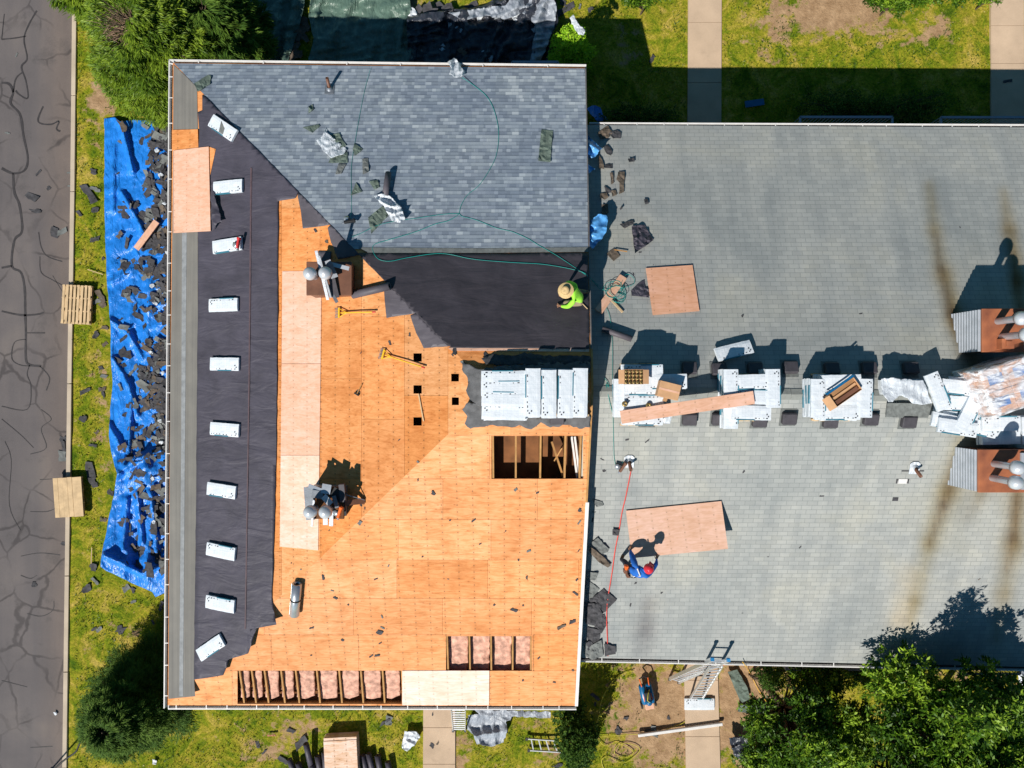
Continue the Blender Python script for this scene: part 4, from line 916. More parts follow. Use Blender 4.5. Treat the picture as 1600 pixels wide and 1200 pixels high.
# ================================================================== LOOSE SHEETS, SCRAPS, WRAPPERS
def crumple(name, poly, label, cat, mat, amp=.08, fr=.12, lift=.02, s=None, cell=2.2, seed=0, group=None, ragk=1.2, z=None, th=.003):
    def zf(x, y): return max(0, amp*.6*(fold(x, y, fr*.55, seed, seed*.9)+.35))+.004
    return sheet(name, rag(poly, ragk, 4, seed+50), s, lift, cell, zf, th, M[mat] if isinstance(mat, str) else mat, smooth=True, label=label, cat=cat, group=group)
def flat(name, poly, label, cat, mat, lift=.02, s=None, th=.012, curl=.02, seed=0, cell=4, ragk=.5, group=None, lap=False):
    zf = (lambda x, y: abs(curl*fbm(x*.09, y*.09, seed, 2))*1.6)
    return sheet(name, rag(poly, ragk, 6, seed+90), s, lift, cell, zf, th, M[mat], smooth=False, label=label, cat=cat, group=group)
# plywood on the left eave
o = sheet('plywood_sheet', [(271, 235), (326, 229), (329, 361), (271, 364)], LW, .07, 60, None, .015, M['plyp'], smooth=False, colfn=lambda x, y: (1, .93, .90, 1), label='loose pink plywood sheet at the left eave lying over the black felt', cat='plywood sheet')
crumple('felt_flap', [(330, 285), (337, 310), (347, 346), (340, 348), (331, 362), (329, 300)], 'curled edge of black felt sticking out beside the loose pink plywood sheet', 'felt scrap', 'felt', .16, .06, .03, LW)
sheet('plywood_sheet', [(1009, 419), (1082, 414), (1093, 486), (1020, 492.5)], RN, .05, 60, None, .018, M['plyp'], smooth=False, colfn=lambda x, y: (.98, .84, .74, 1), label='square pink plywood sheet lying flat on the grey roof', cat='plywood sheet')
a_, b_ = RS.at(978, 798, .04), RS.at(1127, 783, .04); c_, d_ = RS.at(1137, 857.5, .58), RS.at(989, 870, .58)
b2 = a_+(b_-a_).normalized()*2.44; nx2 = (b_-a_).cross(c_-b_).normalized(); dn = (b_-a_).cross(nx2).normalized()
dn = (c_-b_)-(b_-a_).normalized()*(c_-b_).dot((b_-a_).normalized()); dn = dn.normalized()*((c_-b_).length)
cen = (a_+b_)/2+dn/2; x_ = (b_-a_).normalized(); y_ = -dn.normalized(); z_ = x_.cross(y_); mm = Matrix((x_, y_, z_)).transposed().to_4x4(); mm.translation = cen
mb = MB().box((0, 0, 0), ((b_-a_).length, dn.length, .016)); SHEET = mm.copy(); SHL = dn.length/2; o = mb.build('plywood_sheet', M['plyp'], None, mm, colors=True); tag(o, 'pink plywood sheet held up at its lower edge by the worker in blue', 'plywood sheet')
flat('felt_piece', [(987, 353), (1007, 351), (1021, 375), (992, 396)], 'black felt piece with pointed right side on the grey roof above the square plywood', 'felt scrap', 'felt', .03, RN, .004, .10, 3)
flat('felt_piece', [(986, 454), (1000, 441), (1007, 437), (1008, 450), (1013, 452), (1014, 465), (987, 462)], 'black felt piece tucked under the left side of the square plywood sheet', 'felt scrap', 'felt', .02, RN, .004, .06, 4)
flat('felt_piece', [(968, 350), (990, 343), (990, 350), (983, 353), (976, 357)], 'small jagged black felt strip left of the pointed felt piece', 'felt scrap', 'scrap', .02, RN, .006, .05, 5)
flat('shingle_piece', [(948, 396), (959, 388), (969, 400), (959, 408)], 'square dark shingle near the top of the grey roof debris, beside a thin stick', 'shingle scrap', 'scrapb', .03, RN, .012, .02, 6)
plank(960, 390, 980, 393, .03, .06, 'thin orange stick next to the square dark shingle', 'wood', .015, RN)
plank(935, 487, 974, 432, .22, .09, 'short pink board leaning from the wall over the hose coil', s=RN, t=.04); plank(951, 464, 973, 488, .06, .05, 'thin pale stick under the hose coil', 'pal', .02, RN)
plank(213, 389, 245, 346, .22, .40, 'short pink board lying on the shingle rubble of the blue tarp', s=GR, t=.04)
# felt rolls
def roll(name, p, q, r_, mat, label, cat='felt roll', hollow=True, group=None, core='blk'):
    p, q = Vector(p), Vector(q); c = (p+q)/2; x = (q-p); L = x.length; M_ = x.to_track_quat('Z', 'Y').to_matrix().to_4x4(); M_.translation = c
    R_ = empty(name, M_, label=label, cat=cat, group=group)
    MB().lathe([(r_*.55, -L/2), (r_, -L/2), (r_*1.02, 0), (r_, L/2), (r_*.55, L/2), (r_*.5, L/2-.1), (r_*.5, -L/2+.1), (r_*.55, -L/2)], 20).build('rolled_sheet', M[mat], R_)
    MB().box((r_*.99, 0, 0), (.012, r_*.35, L*.98)).build('loose_edge', M[mat], R_)
    MB().lathe([(r_*.30, -L/2+.01), (r_*.34, -L/2+.01), (r_*.34, L/2-.01), (r_*.30, L/2-.01)], 12).build('core', M[core], R_); return R_
roll('felt_roll', LW.at(551, 461, .13), LW.at(609, 447, .13), .10, 'felt2', 'opened black felt roll by the brown chimney, pointing at the hip')
roll('felt_roll', LN.at(602, 306, .12), LN.at(607, 270, .15), .08, 'felt2', 'short black felt tube standing off the blue grey shingles beside a white wrapper')
roll('felt_roll', RN.at(941, 514, .10), RN.at(987, 530, .10), .075, 'felt2', 'narrow black felt roll under the hose coil on the grey roof')
r = roll('blue_grey_roll', LS.at(460, 961, .12), LS.at(464, 912, .12), .13, 'capb' if 'capb' in M else 'zinc', 'blue grey metal sheet roll with black band near the hip corner', 'metal roll')
tag(r, 'blue grey rolled sheet tied with a black band on the plywood'); MB().lathe([(.133, -.02), (.142, -.02), (.142, .02), (.133, .02)], 20).build('band', M['blk'], r)
# empty bundle wrappers and matching shingles on the new roof
WR = [([(699,97),(709,90),(716,96),(727,112),(725,117),(713,121),(702,116),(705,106)], LN, .14, 'crumpled white wrapper hanging over the top gutter'), ([(494,219),(503,213),(507,200),(513,215),(520,232),(533,236),(542,233),(537,241),(518,247),(505,236)], LN, .08, 'white wrapper under the green grey shingles on the new roof'),
      ([(584,306),(594,303),(606,303),(611,308),(627,324),(633,343),(625,348),(612,345),(606,334),(600,322)], LN, .20, 'long white wrapper twisted on the new roof by the felt tube')]
for i, (p, s, a, lb) in enumerate(WR): crumple('plastic_wrapper', p, lb, 'plastic wrapper', 'wplast', a, .16, .02, s, 2, i, 'white bundle wrappers')
GS = [([(473,199),(498,194),(500,197),(488,207)], LN, 'green grey shingle left of the small wrapper'), ([(515,211),(530,208),(533,213),(517,220)], LN, 'short green grey shingle on top of the wrapper'), ([(514,221),(531,212),(541,227),(515,239)], LN, 'large green grey shingle on the small wrapper'), ([(521,238),(543,238),(543,254),(513,254)], LN, 'green grey shingle below the small wrapper'),
      ([(551,233),(554,223),(567,233),(554,243)], LN, 'pointed green grey shingle right of the hose'), ([(482,166),(488,163),(490,170),(482,177)], LN, 'tiny green grey shingle upper left of the small wrapper'), ([(566,248),(575,247),(576,268),(567,272)], LN, 'narrow flat grey shingle right of the hose'), ([(529,255),(541,256),(533,271),(524,272)], LN, 'pale grey shingle flush on the roof under the wrapper'),
      ([(846,202),(864,204),(860,253),(841,251)], LN, 'long green grey shingle standing alone at the right of the new roof'), ([(575,340),(597,322),(608,327),(609,334),(580,365)], LN, 'green grey shingle propped between wrapper and chimney shadow'), ([(548,305),(556,285),(566,299)], LN, 'triangular green grey shingle by the hose'), ([(303,130),(325,117),(330,118),(328,131),(309,143)], LN, 'green grey shingle at the top left hip corner'),
      ([(576,283),(590,281),(593,292),(585,296)], LN, 'small grey shingle left of the felt tube')]
for i, (p, s, lb) in enumerate(GS): flat('shingle_piece', p, lb, 'shingle', 'scrapgr' if 'pale' not in lb and 'flat' not in lb else 'scrapg', .03, s, .02, .05, i, 4, .3, 'loose green grey shingles')
crumple('plastic_wrapper', [(916,170),(926,165),(938,168),(943,180),(951,188),(940,187),(934,190)], 'blue plastic scrap in the shade between the two roofs', 'plastic scrap', 'blue', .1, .1, .3, GR, 2, 9)
for i, (p, lb) in enumerate([([(918,211),(924,217),(932,224),(941,232),(930,245),(919,248)], 'light blue tarp scrap at the wall edge near the top gutter'), ([(918,255),(924,260),(930,264),(922,270),(918,272)], 'smallest light blue tarp scrap at the wall edge'), ([(922,345),(935,334),(948,336),(950,345),(948,362),(938,376),(926,389),(920,380)], 'large light blue tarp scrap bunched at the wall edge')]):
    crumple('tarp_scrap', p, lb, 'tarp scrap', simple('light_blue_tarp', (.10, .34, .70), .35, .2, 8) if i == 0 else bpy.data.materials['light_blue_tarp'], .22, .10, .25 if i != 1 else .1, RN, 2, 20+i, 'light blue tarp scraps along the wall edge')
crumple('plastic_wrapper', [(890,28),(896,22),(903,35),(914,46),(912,55),(904,54),(897,44)], 'white wrapper caught in the bright round bush', 'plastic wrapper', 'wplast', .12, .2, 2.45, GR, 2, 4)
tag(MB().box((0, 0, 0), (.66, .22, .02)).build('loose_board', M['bluem'], None, Matrix.Translation(W(1179, 161, .1)) @ Matrix.Rotation(R(8), 4, 'Z')), 'small blue board lying on the shaded lawn', 'board')
# ripped wrapper and shingles at pile D
crumple('plastic_wrapper', [(1377,592),(1392,590),(1405,592),(1443,594),(1447,603),(1456,630),(1437,632),(1425,630),(1418,622),(1405,618),(1395,628),(1388,628),(1378,612)], 'ripped white wrapper spread over the bundle left of the leaning bundle', 'plastic wrapper', 'wplast', .07, .09, 6.83, GR, 2.5, 41)
flat('shingle_piece', [(1387,630),(1457,631),(1450,653),(1384,652)], 'large pale grey shingle sheet below the ripped wrapper', 'shingle', 'scrapg', .12, RS, .03, .02, 3)
flat('shingle_piece', [(1010, 651), (1050, 645), (1047, 662), (1022, 661)], 'white wrapper corner under the long board', 'plastic wrapper', 'wplast', .25, RS, .01, .05, 3)
# debris at the wall edge, bottom
DB = [([(915,905),(930,915),(937,920),(925,935),(916,934)],'scrapg'),([(920,938),(943,920),(964,937),(946,956),(938,960)],'scrap'),([(923,848),(934,840),(952,858),(950,862),(941,866)],'scrapg'),([(921,852),(945,872),(955,883),(950,887),(935,878),(921,862)],'scrapb'),([(914,942),(934,944),(942,960),(930,978),(915,975)],'scrap'),([(925,965),(944,960),(950,975),(940,990),(930,985)],'scrap'),
      ([(918,980),(938,985),(935,1010),(918,1000)],'scrap'),([(912,1002),(925,1008),(940,1000),(943,1025),(925,1031),(914,1025)],'scrapg'),([(944,1006),(962,1010),(962,1022),(945,1026)],'scrap'),([(957,827),(968,828),(966,837),(957,836)],'scrap'),([(925,780),(941,784),(943,790),(932,792)],'scrapg'),([(918,893),(935,895),(930,907),(918,905)],'scrapg'),([(912,1010),(922,1000),(930,1012),(922,1020)],'scrap')]
ORD = ['pale, uppermost of the lower heap','large diamond shaped','pale with three tabs','brown narrow, under the tabbed one','blackish, left of the heap','folded, in the middle of the heap','dark, above the gutter heap','pale, overhanging the gutter','dark, flat beside the red rope end','small square, by the red rope','pale sliver at the wall','pale by the wall, above the heap','crumpled on the pale gutter piece']
for i, (p, mt) in enumerate(DB): flat('shingle_piece', p, 'old shingle at the lower wall foot, '+ORD[i], 'shingle scrap', mt, .02+.012*(i % 5), RS, .012, .05, 60+i, 3, .7, 'torn shingles along the wall foot')
DT = [([(934,207),(950,196),(958,206),(951,215),(938,217)],'scrapb'),([(951,208),(963,203),(970,206),(970,216),(958,216)],'scrap'),([(943,228),(950,226),(957,235),(955,243),(948,240)],'scrap'),([(935,240),(942,252),(944,264),(936,262)],'scrapb'),([(945,257),(957,256),(957,263),(946,262)],'scrap'),([(953,270),(958,269),(959,286),(955,288)],'scrapb'),([(966,268),(976,268),(975,300),(967,303),(968,285),(963,280)],'scrapb'),([(981,248),(991,246),(992,252),(983,253)],'scrap'),
      ([(944,290),(952,295),(957,300),(948,302)],'scrap'),([(938,302),(948,301),(951,308),(945,312),(938,308)],'scrapb'),([(1006,311),(1012,310),(1014,318),(1008,319)],'scrap'),([(968,326),(972,321),(973,325),(970,328)],'scrap'),([(940,320),(950,318),(951,332),(942,338)],'scrapb'),([(955,298),(962,296),(964,304),(957,307)],'scrapb')]
OT = ['brown, by the top gutter','black, by the top gutter','black ring shaped','brown, near the blue scrap','small black flake','narrow brown strip','tall brown strip, rightmost of its cluster','lone black flake out on the roof','dark flake, near the middle of the edge','brown pair member, lower','tiny black flake far right of the edge','tiny black splinter','brown, in shade above the large blue scrap','light brown, beside the strips']
for i, (p, mt) in enumerate(DT): flat('shingle_piece', p, 'torn shingle by the upper wall edge, '+OT[i], 'shingle scrap', mt, .02+.01*(i % 4), RN, .010, .05, 80+i, 3, .8, 'torn shingles along the upper wall edge')
# small scraps: a few shared shapes
def scrap_mesh(seed, mat, sz=1):
    rr = random.Random(seed); n = rr.randint(6, 10); a, b = rr.uniform(.09, .19)*sz, rr.uniform(.06, .13)*sz; pg = []
    kind_ = rr.random()
    if kind_ < .35:
        a *= 1.35; b *= .8; q = rr.uniform(-.3, .3)*a; pg = [(-a, -b), (q-.01, -b*rr.uniform(.8, 1.1)), (q, -b*.2), (q+.02, -b), (a*rr.uniform(.6, 1), -b*.9), (a, b*rr.uniform(.1, 1)), (rr.uniform(.2, .6)*a, b), (rr.uniform(-.2, .1)*a, b*rr.uniform(.5, .8)), (-a*rr.uniform(.5, 1), b)]
    else:
        n = rr.randint(9, 13)
        for k in range(n): t = 2*math.pi*k/n; q = rr.choice([rr.uniform(.45, .7), rr.uniform(.85, 1.3), rr.uniform(.85, 1.3)]); pg.append((a*q*math.cos(t), b*q*math.sin(t)))
    f1, f2 = rr.uniform(-1, 1), rr.uniform(-1, 1)
    bm = bmesh.new(); f = bm.faces.new([bm.verts.new((p[0], p[1], 0)) for p in pg]); bmesh.ops.triangulate(bm, faces=[f]); bmesh.ops.subdivide_edges(bm, edges=bm.edges, cuts=2, use_grid_fill=True)
    for v in bm.verts: v.co.z = .004+abs(f1*v.co.x+f2*v.co.y)*.13*(v.co.length/a)+.008*fbm(v.co.x*12, v.co.y*12, seed, 2)+.002
    g = bmesh.ops.extrude_face_region(bm, geom=bm.faces[:])
    for v in [e for e in g['geom'] if isinstance(e, bmesh.types.BMVert)]: v.co.z += .005
    bmesh.ops.recalc_face_normals(bm, faces=bm.faces); me = bpy.data.meshes.new('shingle_scrap'); bm.to_mesh(me); bm.free(); me.materials.append(M[mat]); return me
SM = [scrap_mesh(i, ['scrap', 'scrap', 'scrap', 'scrapg', 'scrapb', 'scrap'][i % 6]) for i in range(30)]
SCR = []
def scrap(px, py, sc=1, label='', group='', s=None, lift=0.0, v=None, mats=None):
    s = s or surf_at(px, py); m = frame(s, px, py, random.uniform(0, 360), lift) @ Euler((R(random.uniform(-4, 4)), R(random.uniform(-4, 4)), 0)).to_matrix().to_4x4() @ Matrix.Scale(sc, 4)
    v = v if v is not None else random.randrange(30)
    o = link('shingle_scrap', SM[v], None, m, label=label, cat='shingle scrap', group=group); SCR.append((o, px, py, group, v, sc)); return o
# specks on the plywood (positions seen in the photo)
for px, py, sc in [(560,612,.5),(640,523,.5),(609,536,.5),(564,551,.25),(624,687,.35),(653,722,.5),(677,770,1.0),(653,750,.4),(564,787,.6),(570,795,.4),(562,817,.9),(514,829,.3),(740,813,.5),(703,813,.3),(575,838,.25),(607,884,.4),(505,902,.8),(587,905,.4),(519,923,.4),(524,934,.7),(544,945,.4),(597,964,.6),(593,988,1.0),(598,981,.7),(487,981,.5),(535,1000,.5),(594,1005,.4),(580,1025,.5),(589,1024,.8),(486,1024,.4),(772,945,.6),(806,765,.7),(840,770,.5),(906,797,.8),(905,816,.6),(904,861,.5),(826,861,.5),(810,875,.4),(823,903,.7),(901,906,.6),(899,927,.7),(894,971,1.1),(877,979,1.2),(817,946,.5),(803,953,.8),(817,1063,.5),(866,1066,.4),(895,1047,.6),(842,1028,.4),(707,555,.3),(493,360,.7),(511,377,.8),(710,549,.9),(724,567,.8),(760,555,1),(622,487,.4),(660,870,.3),(470,890,.3),(455,880,.25),(700,905,.3),(750,850,.3),(790,830,.3)]:
    o = scrap(px, py, sc*.62, 'dark shingle scrap strewn on the bare plywood deck', 'shingle scraps strewn on the plywood', lift=.012)
for px, py, sc in [(1012,688,.6),(980,687,.5),(1162,737,.5),(1284,775,.4),(1250,855,.3),(1034,926,.5),(985,945,.5),(993,911,.5),(1160,958,.3),(1055,410,.2),(1021,414,.15),(1085,436,.2),(990,428,.3),(1160,494,.5),(1345,490,.4),(1000,394,.3),(985,345,.3),(1200,870,.3),(1530,905,.3),(1500,355,.3),(942,718,.5),(944,735,.5),(928,800,.6),(926,812,.5)]:
    scrap(px, py, sc*.7, 'small dark flake on the grey shingle roof', 'dark flakes on the grey roof')
# torn shingles along the tarp, dense towards the building
TL = [(163,185),(163,230),(163,300),(164,370),(167,440),(172,500),(173,560),(176,600),(173,630),(170,680),(176,715),(183,740),(178,775),(168,820),(160,860),(157,885)]
def tarp_left(py):
    for (x0, y0), (x1, y1) in zip(TL, TL[1:]):
        if y0 <= py <= y1: return x0+(x1-x0)*(py-y0)/(y1-y0)
    return 160
CRS = [([(187,188),(195,215),(207,268)], .20), ([(190,300),(215,345),(228,372)], .16), ([(176,560),(200,600),(215,650)], .15), ([(183,742),(215,716),(252,704)], .24), ([(163,868),(190,880),(222,897),(250,880)], .26), ([(214,770),(222,850)], .20), ([(236,770),(245,860)], .18), ([(205,620),(201,700),(190,738)], .18), ([(172,500),(200,520),(222,560)], .13), ([(175,440),(205,420)], .12), ([(168,660),(190,700)], .14), ([(198,780),(192,860)], .17), ([(177,230),(176,330)], .10)]
def tz(x, y):
    cz = 0
    for pts, h_ in CRS:
        for (x0, y0), (x1, y1) in zip(pts, pts[1:]):
            t = max(0, min(1, ((x-x0)*(x1-x0)+(y-y0)*(y1-y0))/((x1-x0)**2+(y1-y0)**2))); d = (x-x0-(x1-x0)*t)**2+(y-y0-(y1-y0)*t)**2; cz = max(cz, h_*math.exp(-d/17))

    pinch = math.exp(-((y-735)/30)**2)+.9*math.exp(-((y-880)/28)**2)+.5*math.exp(-((y-480)/40)**2)*(x > 215)
    return .05+cz+max(0, (.07+.16*pinch)*(fold(x, y, .030, 4, .12, .12)+.15))+max(0, .04*(fold(x, y, .045, 6, 2.1, .2)))*(.5+pinch)+.10*max(0, (x-215)/50)*(1+fbm(x*.05, y*.03, 2, 3)*.6)
tp = TL+[(166,892),(190,903),(215,915),(238,925),(243,933),(258,926),(300,905),(330,600),(320,250),(262,214),(244,203),(241,187),(228,188),(210,187),(187,190),(180,183)]
tp_o = sheet('tarp', rag(tp, .8, 9, 2), GR, 0, 2.6, tz, .004, M['blue'], label='long crumpled bright blue tarp on the grass strip, littered with torn shingles', cat='tarp')
n = 0; rs_ = random.Random(11); RUB = MB()
while n < 900:
    y = rs_.uniform(195, 895); d = rs_.random()**.62; x = 172+(280-172)*d
    if x < tarp_left(y)+6: continue
    clump = .5+1.3*noise.noise(Vector((x*.035, y*.03, 4)))
    dens = (.10+1.0*((x-168)/95)**1.6)*clump*1.5
    if 715 < y < 760 and x < 235: dens *= .2
    if y > 745: dens *= .45
    if y < 300 and x < 225: dens *= .3
    if rs_.random() > dens: continue
    z_ = tz(x, y)+rs_.uniform(0, .07)
    if n < 105: scrap(x, y, rs_.uniform(.9, 1.5), 'torn dark shingle on the blue tarp', 'torn shingles littering the blue tarp', GR, z_)
    else:
        me_ = SM[rs_.randrange(30)]; mm_ = frame(GR, x, y, rs_.uniform(0, 360), z_-.02+max(0, (x-225)/50)*.10) @ Euler((R(rs_.uniform(-16, 16)), R(rs_.uniform(-16, 16)), 0)).to_matrix().to_4x4() @ Matrix.Scale(rs_.choice([rs_.uniform(.4, .9), rs_.uniform(.8, 1.5)]), 4); mi_ = [M['scrap'], M['scrapg'], M['scrapb']].index(me_.materials[0])
        RUB.add([mm_ @ v_.co for v_ in me_.vertices], [tuple(f_.vertices) for f_ in me_.polygons], mi_)
    n += 1
OW = ['first', 'second', 'third', 'fourth', 'fifth', 'sixth', 'seventh', 'eighth', 'ninth', 'tenth', 'eleventh', 'twelfth', 'thirteenth', 'fourteenth']
for i in range(12):
    y = 215+i*54+rs_.uniform(-20, 20); x = rs_.uniform(225, 262)
    crumple('plastic_wrapper', [(x+rs_.uniform(2, 5.5)*math.cos(t), y+rs_.uniform(2, 5)*math.sin(t)) for t in np.arange(0, 6.28, .9)], '%s torn white wrapper bit from the top on the blue tarp' % OW[i], 'plastic wrapper', 'wplast', .05, .3, tz(x, y)+.08, GR, 1.6, 70+i, 'wrapper bits on the blue tarp') if i < 12 else None
RUB.build('shingle_rubble', [M['scrap'], M['scrapg'], M['scrapb']], kind='stuff')
# scraps on grass and road
for px, py, sc in [(146,268,1.4),(139,303,2.2),(150,296,1.6),(149,328,1.1),(124,334,.8),(149,374,1.1),(161,404,.7),(158,463,1.8),(154,470,1.6),(160,478,1.4),(163,512,1.2),(150,522,1.5),(164,538,1.1),(158,575,1),(163,588,1),(133,611,1.2),(160,608,1.3),(162,618,1),(130,654,1.5),(152,675,.9),(145,696,.8),(141,735,2.1),(146,753,1.8),(173,770,1),(162,812,1.2),(146,886,1.6),(137,918,1.9),(149,908,1.1),(197,919,1.5),(208,922,1.2),(209,940,.8),(252,947,1),(188,983,2.2),(148,982,.9),(155,983,.8),(239,972,.7),(172,1034,.7)]:
    scrap(px, py, sc*.8, 'torn shingle lying in the grass between kerb and blue tarp', 'torn shingles in the grass strip', GR, .0)
for px, py, sc in [(50,308,1.3),(54,330,1.2),(86,363,1.3),(97,362,1.2),(12,208,.6),(76,294,.7),(109,270,.6),(110,291,.6),(60,270,.6),(100,686,.9),(101,703,1.5),(98,712,1.6),(101,850,.7),(54,913,.9),(26,86,.4)]:
    scrap(px, py, sc, 'dark shingle scrap lying on the asphalt', 'shingle scraps on the road', GR, -.072)
for px, py, sc in [(608,1125,1.8),(600,1130,1.5),(455,1142,.9),(470,1160,1.7),(443,1188,1.6),(403,1163,.9),(413,1175,.8),(675,1165,1),(684,1161,.6),(676,1115,.5),(930,1088,1.1),(978,1122,1),(966,1142,1.6),(1012,1142,2),(1022,1143,1.6),(1045,1122,.8),(870,1197,1.3),(930,1100,.5),(1019,92,1.2),(922,16,1.2),(883,15,2),(880,5,1.4),(1574,127,.9),(906,10,.7),(455,20,1.2),(620,8,1.6),(690,12,1.5),(735,10,2)]:
    scrap(px, py, sc*.8, 'torn shingle lying on lawn or path beside the building', 'torn shingles on lawn and paths', GR, .05 if 1068 < px < 1132 or 1546 < px < 1600 or 660 < px < 712 else .0)
# tarps behind the left building
def gt(amp, seed): return lambda x, y: .04+max(0, amp*1.5*(fold(x, y, .045, seed, .3, .25)+.3))+.6*amp*max(0, fold(x, y, .08, seed+3, 1.4, .3))
sheet('tarp', rag([(380,-60),(478,-60),(476,5),(470,30),(462,60),(448,100),(440,200),(380,200)], 1, 9, 3), GR, 0, 4, gt(.09, 1), .004, M['green'], label='dark green tarp, the left one, behind the top of the stripped roof', cat='tarp')
sheet('tarp', rag([(488,-60),(634,-60),(630,0),(636,30),(650,80),(650,200),(470,200),(482,90),(490,60),(482,28)], 1, 9, 4), GR, 0, 4, gt(.10, 5), .004, M['green'], label='wide green tarp, partly sunlit, behind the stripped roof', cat='tarp')
sheet('tarp', rag([(636,25),(660,21),(694,17),(745,10),(800,-10),(868,-14),(871,8),(872,35),(862,60),(855,100),(640,160)], 1.5, 6, 5), GR, .01, 3, gt(.16, 9), .004, M['black'], label='crumpled black plastic sheet half in shade behind the stripped roof', cat='tarp')
sheet('tarp', rag([(700,20),(740,14),(790,8),(800,-8),(866,-10),(869,20),(866,45),(856,70),(845,95),(828,96),(838,40),(815,20),(790,30),(760,24),(725,32)], 1.5, 5, 6), GR, .10, 2.6, gt(.16, 12), .004, M['silver'], label='crumpled silver tarp over the black plastic by the bright round bush', cat='tarp')
for i in range(14):
    x, y = 644+i*15+rs_.uniform(-4, 4), rs_.choice([rs_.uniform(18, 50), rs_.uniform(18, 92)])
    crumple('plastic_wrapper', [(x+rs_.uniform(3, 14)*math.cos(t), y+rs_.uniform(3, 13)*math.sin(t)) for t in np.arange(0, 6.28, .55)], '%s torn white wrapper bit from the left on the black plastic' % OW[i], 'plastic wrapper', 'wplast', .12, .2, .22, GR, 2, 100+i, 'wrapper bits on the black plastic')
for i in range(26):
    y = rs_.uniform(30, 100); x = 478-(y-30)*.33+rs_.uniform(-8, 8); scrap(x, y, rs_.uniform(1, 1.7), 'brown grey shingle in the gap between the two green tarps', 'shingles between the green tarps', GR, .05, [4, 10, 16, 22, 28][i % 5])
for i in range(30): scrap(rs_.uniform(640, 850), rs_.uniform(5, 90), rs_.uniform(1, 2), 'dark shingle piece on the black plastic sheet', 'shingles on the black plastic', GR, .25)
# bottom ground things
crumple('plastic_wrapper', [(632,1142),(650,1143),(657,1151),(648,1165),(636,1174),(628,1169)], 'pale crumpled plastic bag on the lawn left of the walkway', 'plastic wrapper', 'wplast', .2, .1, .02, GR, 2, 8)
crumple('silver_tarp_heap', [(731,1118),(760,1112),(800,1115),(798,1125),(790,1128),(793,1140),(787,1160),(772,1166),(745,1163),(740,1148),(730,1140)], 'heap of silver grey tarp on the lawn by the short ladder', 'tarp', 'silver', .35, .06, .02, GR, 1.8, 12)
crumple('tarp_scrap', [(740,1108),(860,1112),(860,1122),(800,1120),(750,1118)], 'silver strip sticking out under the bottom gutter', 'tarp scrap', 'silver', .15, .08, .3, GR, 2, 17)
crumple('black_bag', [(1139,1153),(1150,1150),(1170,1152),(1174,1165),(1172,1180),(1160,1190),(1148,1182),(1143,1170)], 'black plastic bag beside the leafy bush near the walkway', 'plastic bag', 'black', .35, .07, .02, GR, 1.8, 14)
for i, (p, lb) in enumerate([([(1137,1050),(1152,1046),(1168,1075),(1172,1092),(1160,1098),(1156,1094)], 'long grey green sheet lying on the soil beside the ladders'), ([(1154,1101),(1200,1104),(1200,1120),(1153,1112)], 'flat grey green sheet with dark edge below the long one')]): flat('metal_sheet', p, lb, 'metal sheet', 'scrapgr', .12, GR, .02, .05, i, 4, .3)
crumple('orange_tarp', [(1127,1034),(1148,1033),(1148,1038),(1130,1040)], 'orange plastic scrap under the gutter at the ladder top', 'plastic scrap', 'orange', .1, .1, 1.0, GR, 2, 5)
crumple('plastic_sheet', [(1592,1045),(1640,1040),(1640,1100),(1600,1098),(1591,1080)], 'pale blue plastic sheet at the right photo edge below the gutter', 'plastic sheet', 'wplast', .3, .05, .4, GR, 3, 6)
bundle(Matrix.Translation(W(1092, 1099, .06)) @ Matrix.Scale(1.08, 4), 'white shingle bundle on the walkway at the foot of the ladders', 'single bundles on the ground', 2, True)
# stack of plywood and rolls, bottom
r = empty('plywood_stack', Matrix.Translation(W(538, 1192, 0)) @ Matrix.Rotation(R(3), 4, 'Z'), label='stack of pale plywood sheets on the lawn among black felt rolls', cat='plywood stack')
for k in range(18): MB().box((random.uniform(-.01, .01)+(.01 if k < 17 else 0), random.uniform(-.01, .01)+(.09 if k < 17 else 0), .08+k*.02), (1.12, 2.0, .017)).build('plywood_sheet', M['stackply'], r)
for y in (-.8, .8): MB().box((0, y, .035), (1.1, .09, .07)).build('bearer', M['pal'], r)
RL = [(452,1186,462,1215,'leftmost felt roll, slanting, left of the plywood stack'),(466,1192,474,1220,'second felt roll from the left'),(478,1162,487,1200,'felt roll with its bright end highest, left of the plywood stack'),(496,1181,502,1215,'felt roll between the highest one and the plywood stack'),(507,1175,510,1212,'felt roll touching the left side of the plywood stack'),(567,1180,574,1215,'felt roll touching the right side of the plywood stack'),(576,1177,584,1212,'second felt roll right of the plywood stack'),(590,1180,596,1215,'third felt roll right of the plywood stack'),(606,1190,611,1215,'rightmost short felt roll by the lawn'),(487,1195,494,1222,'low felt roll nearly outside the bottom edge')]
for px, py, qx, qy, lb in RL: roll('felt_roll', W(qx, qy, .11), W(px, py, .16 if py > 1170 else .35), .095, 'blkr' if 'blkr' in M else 'felt', 'black '+lb, group='felt rolls beside the plywood stack', core='card')
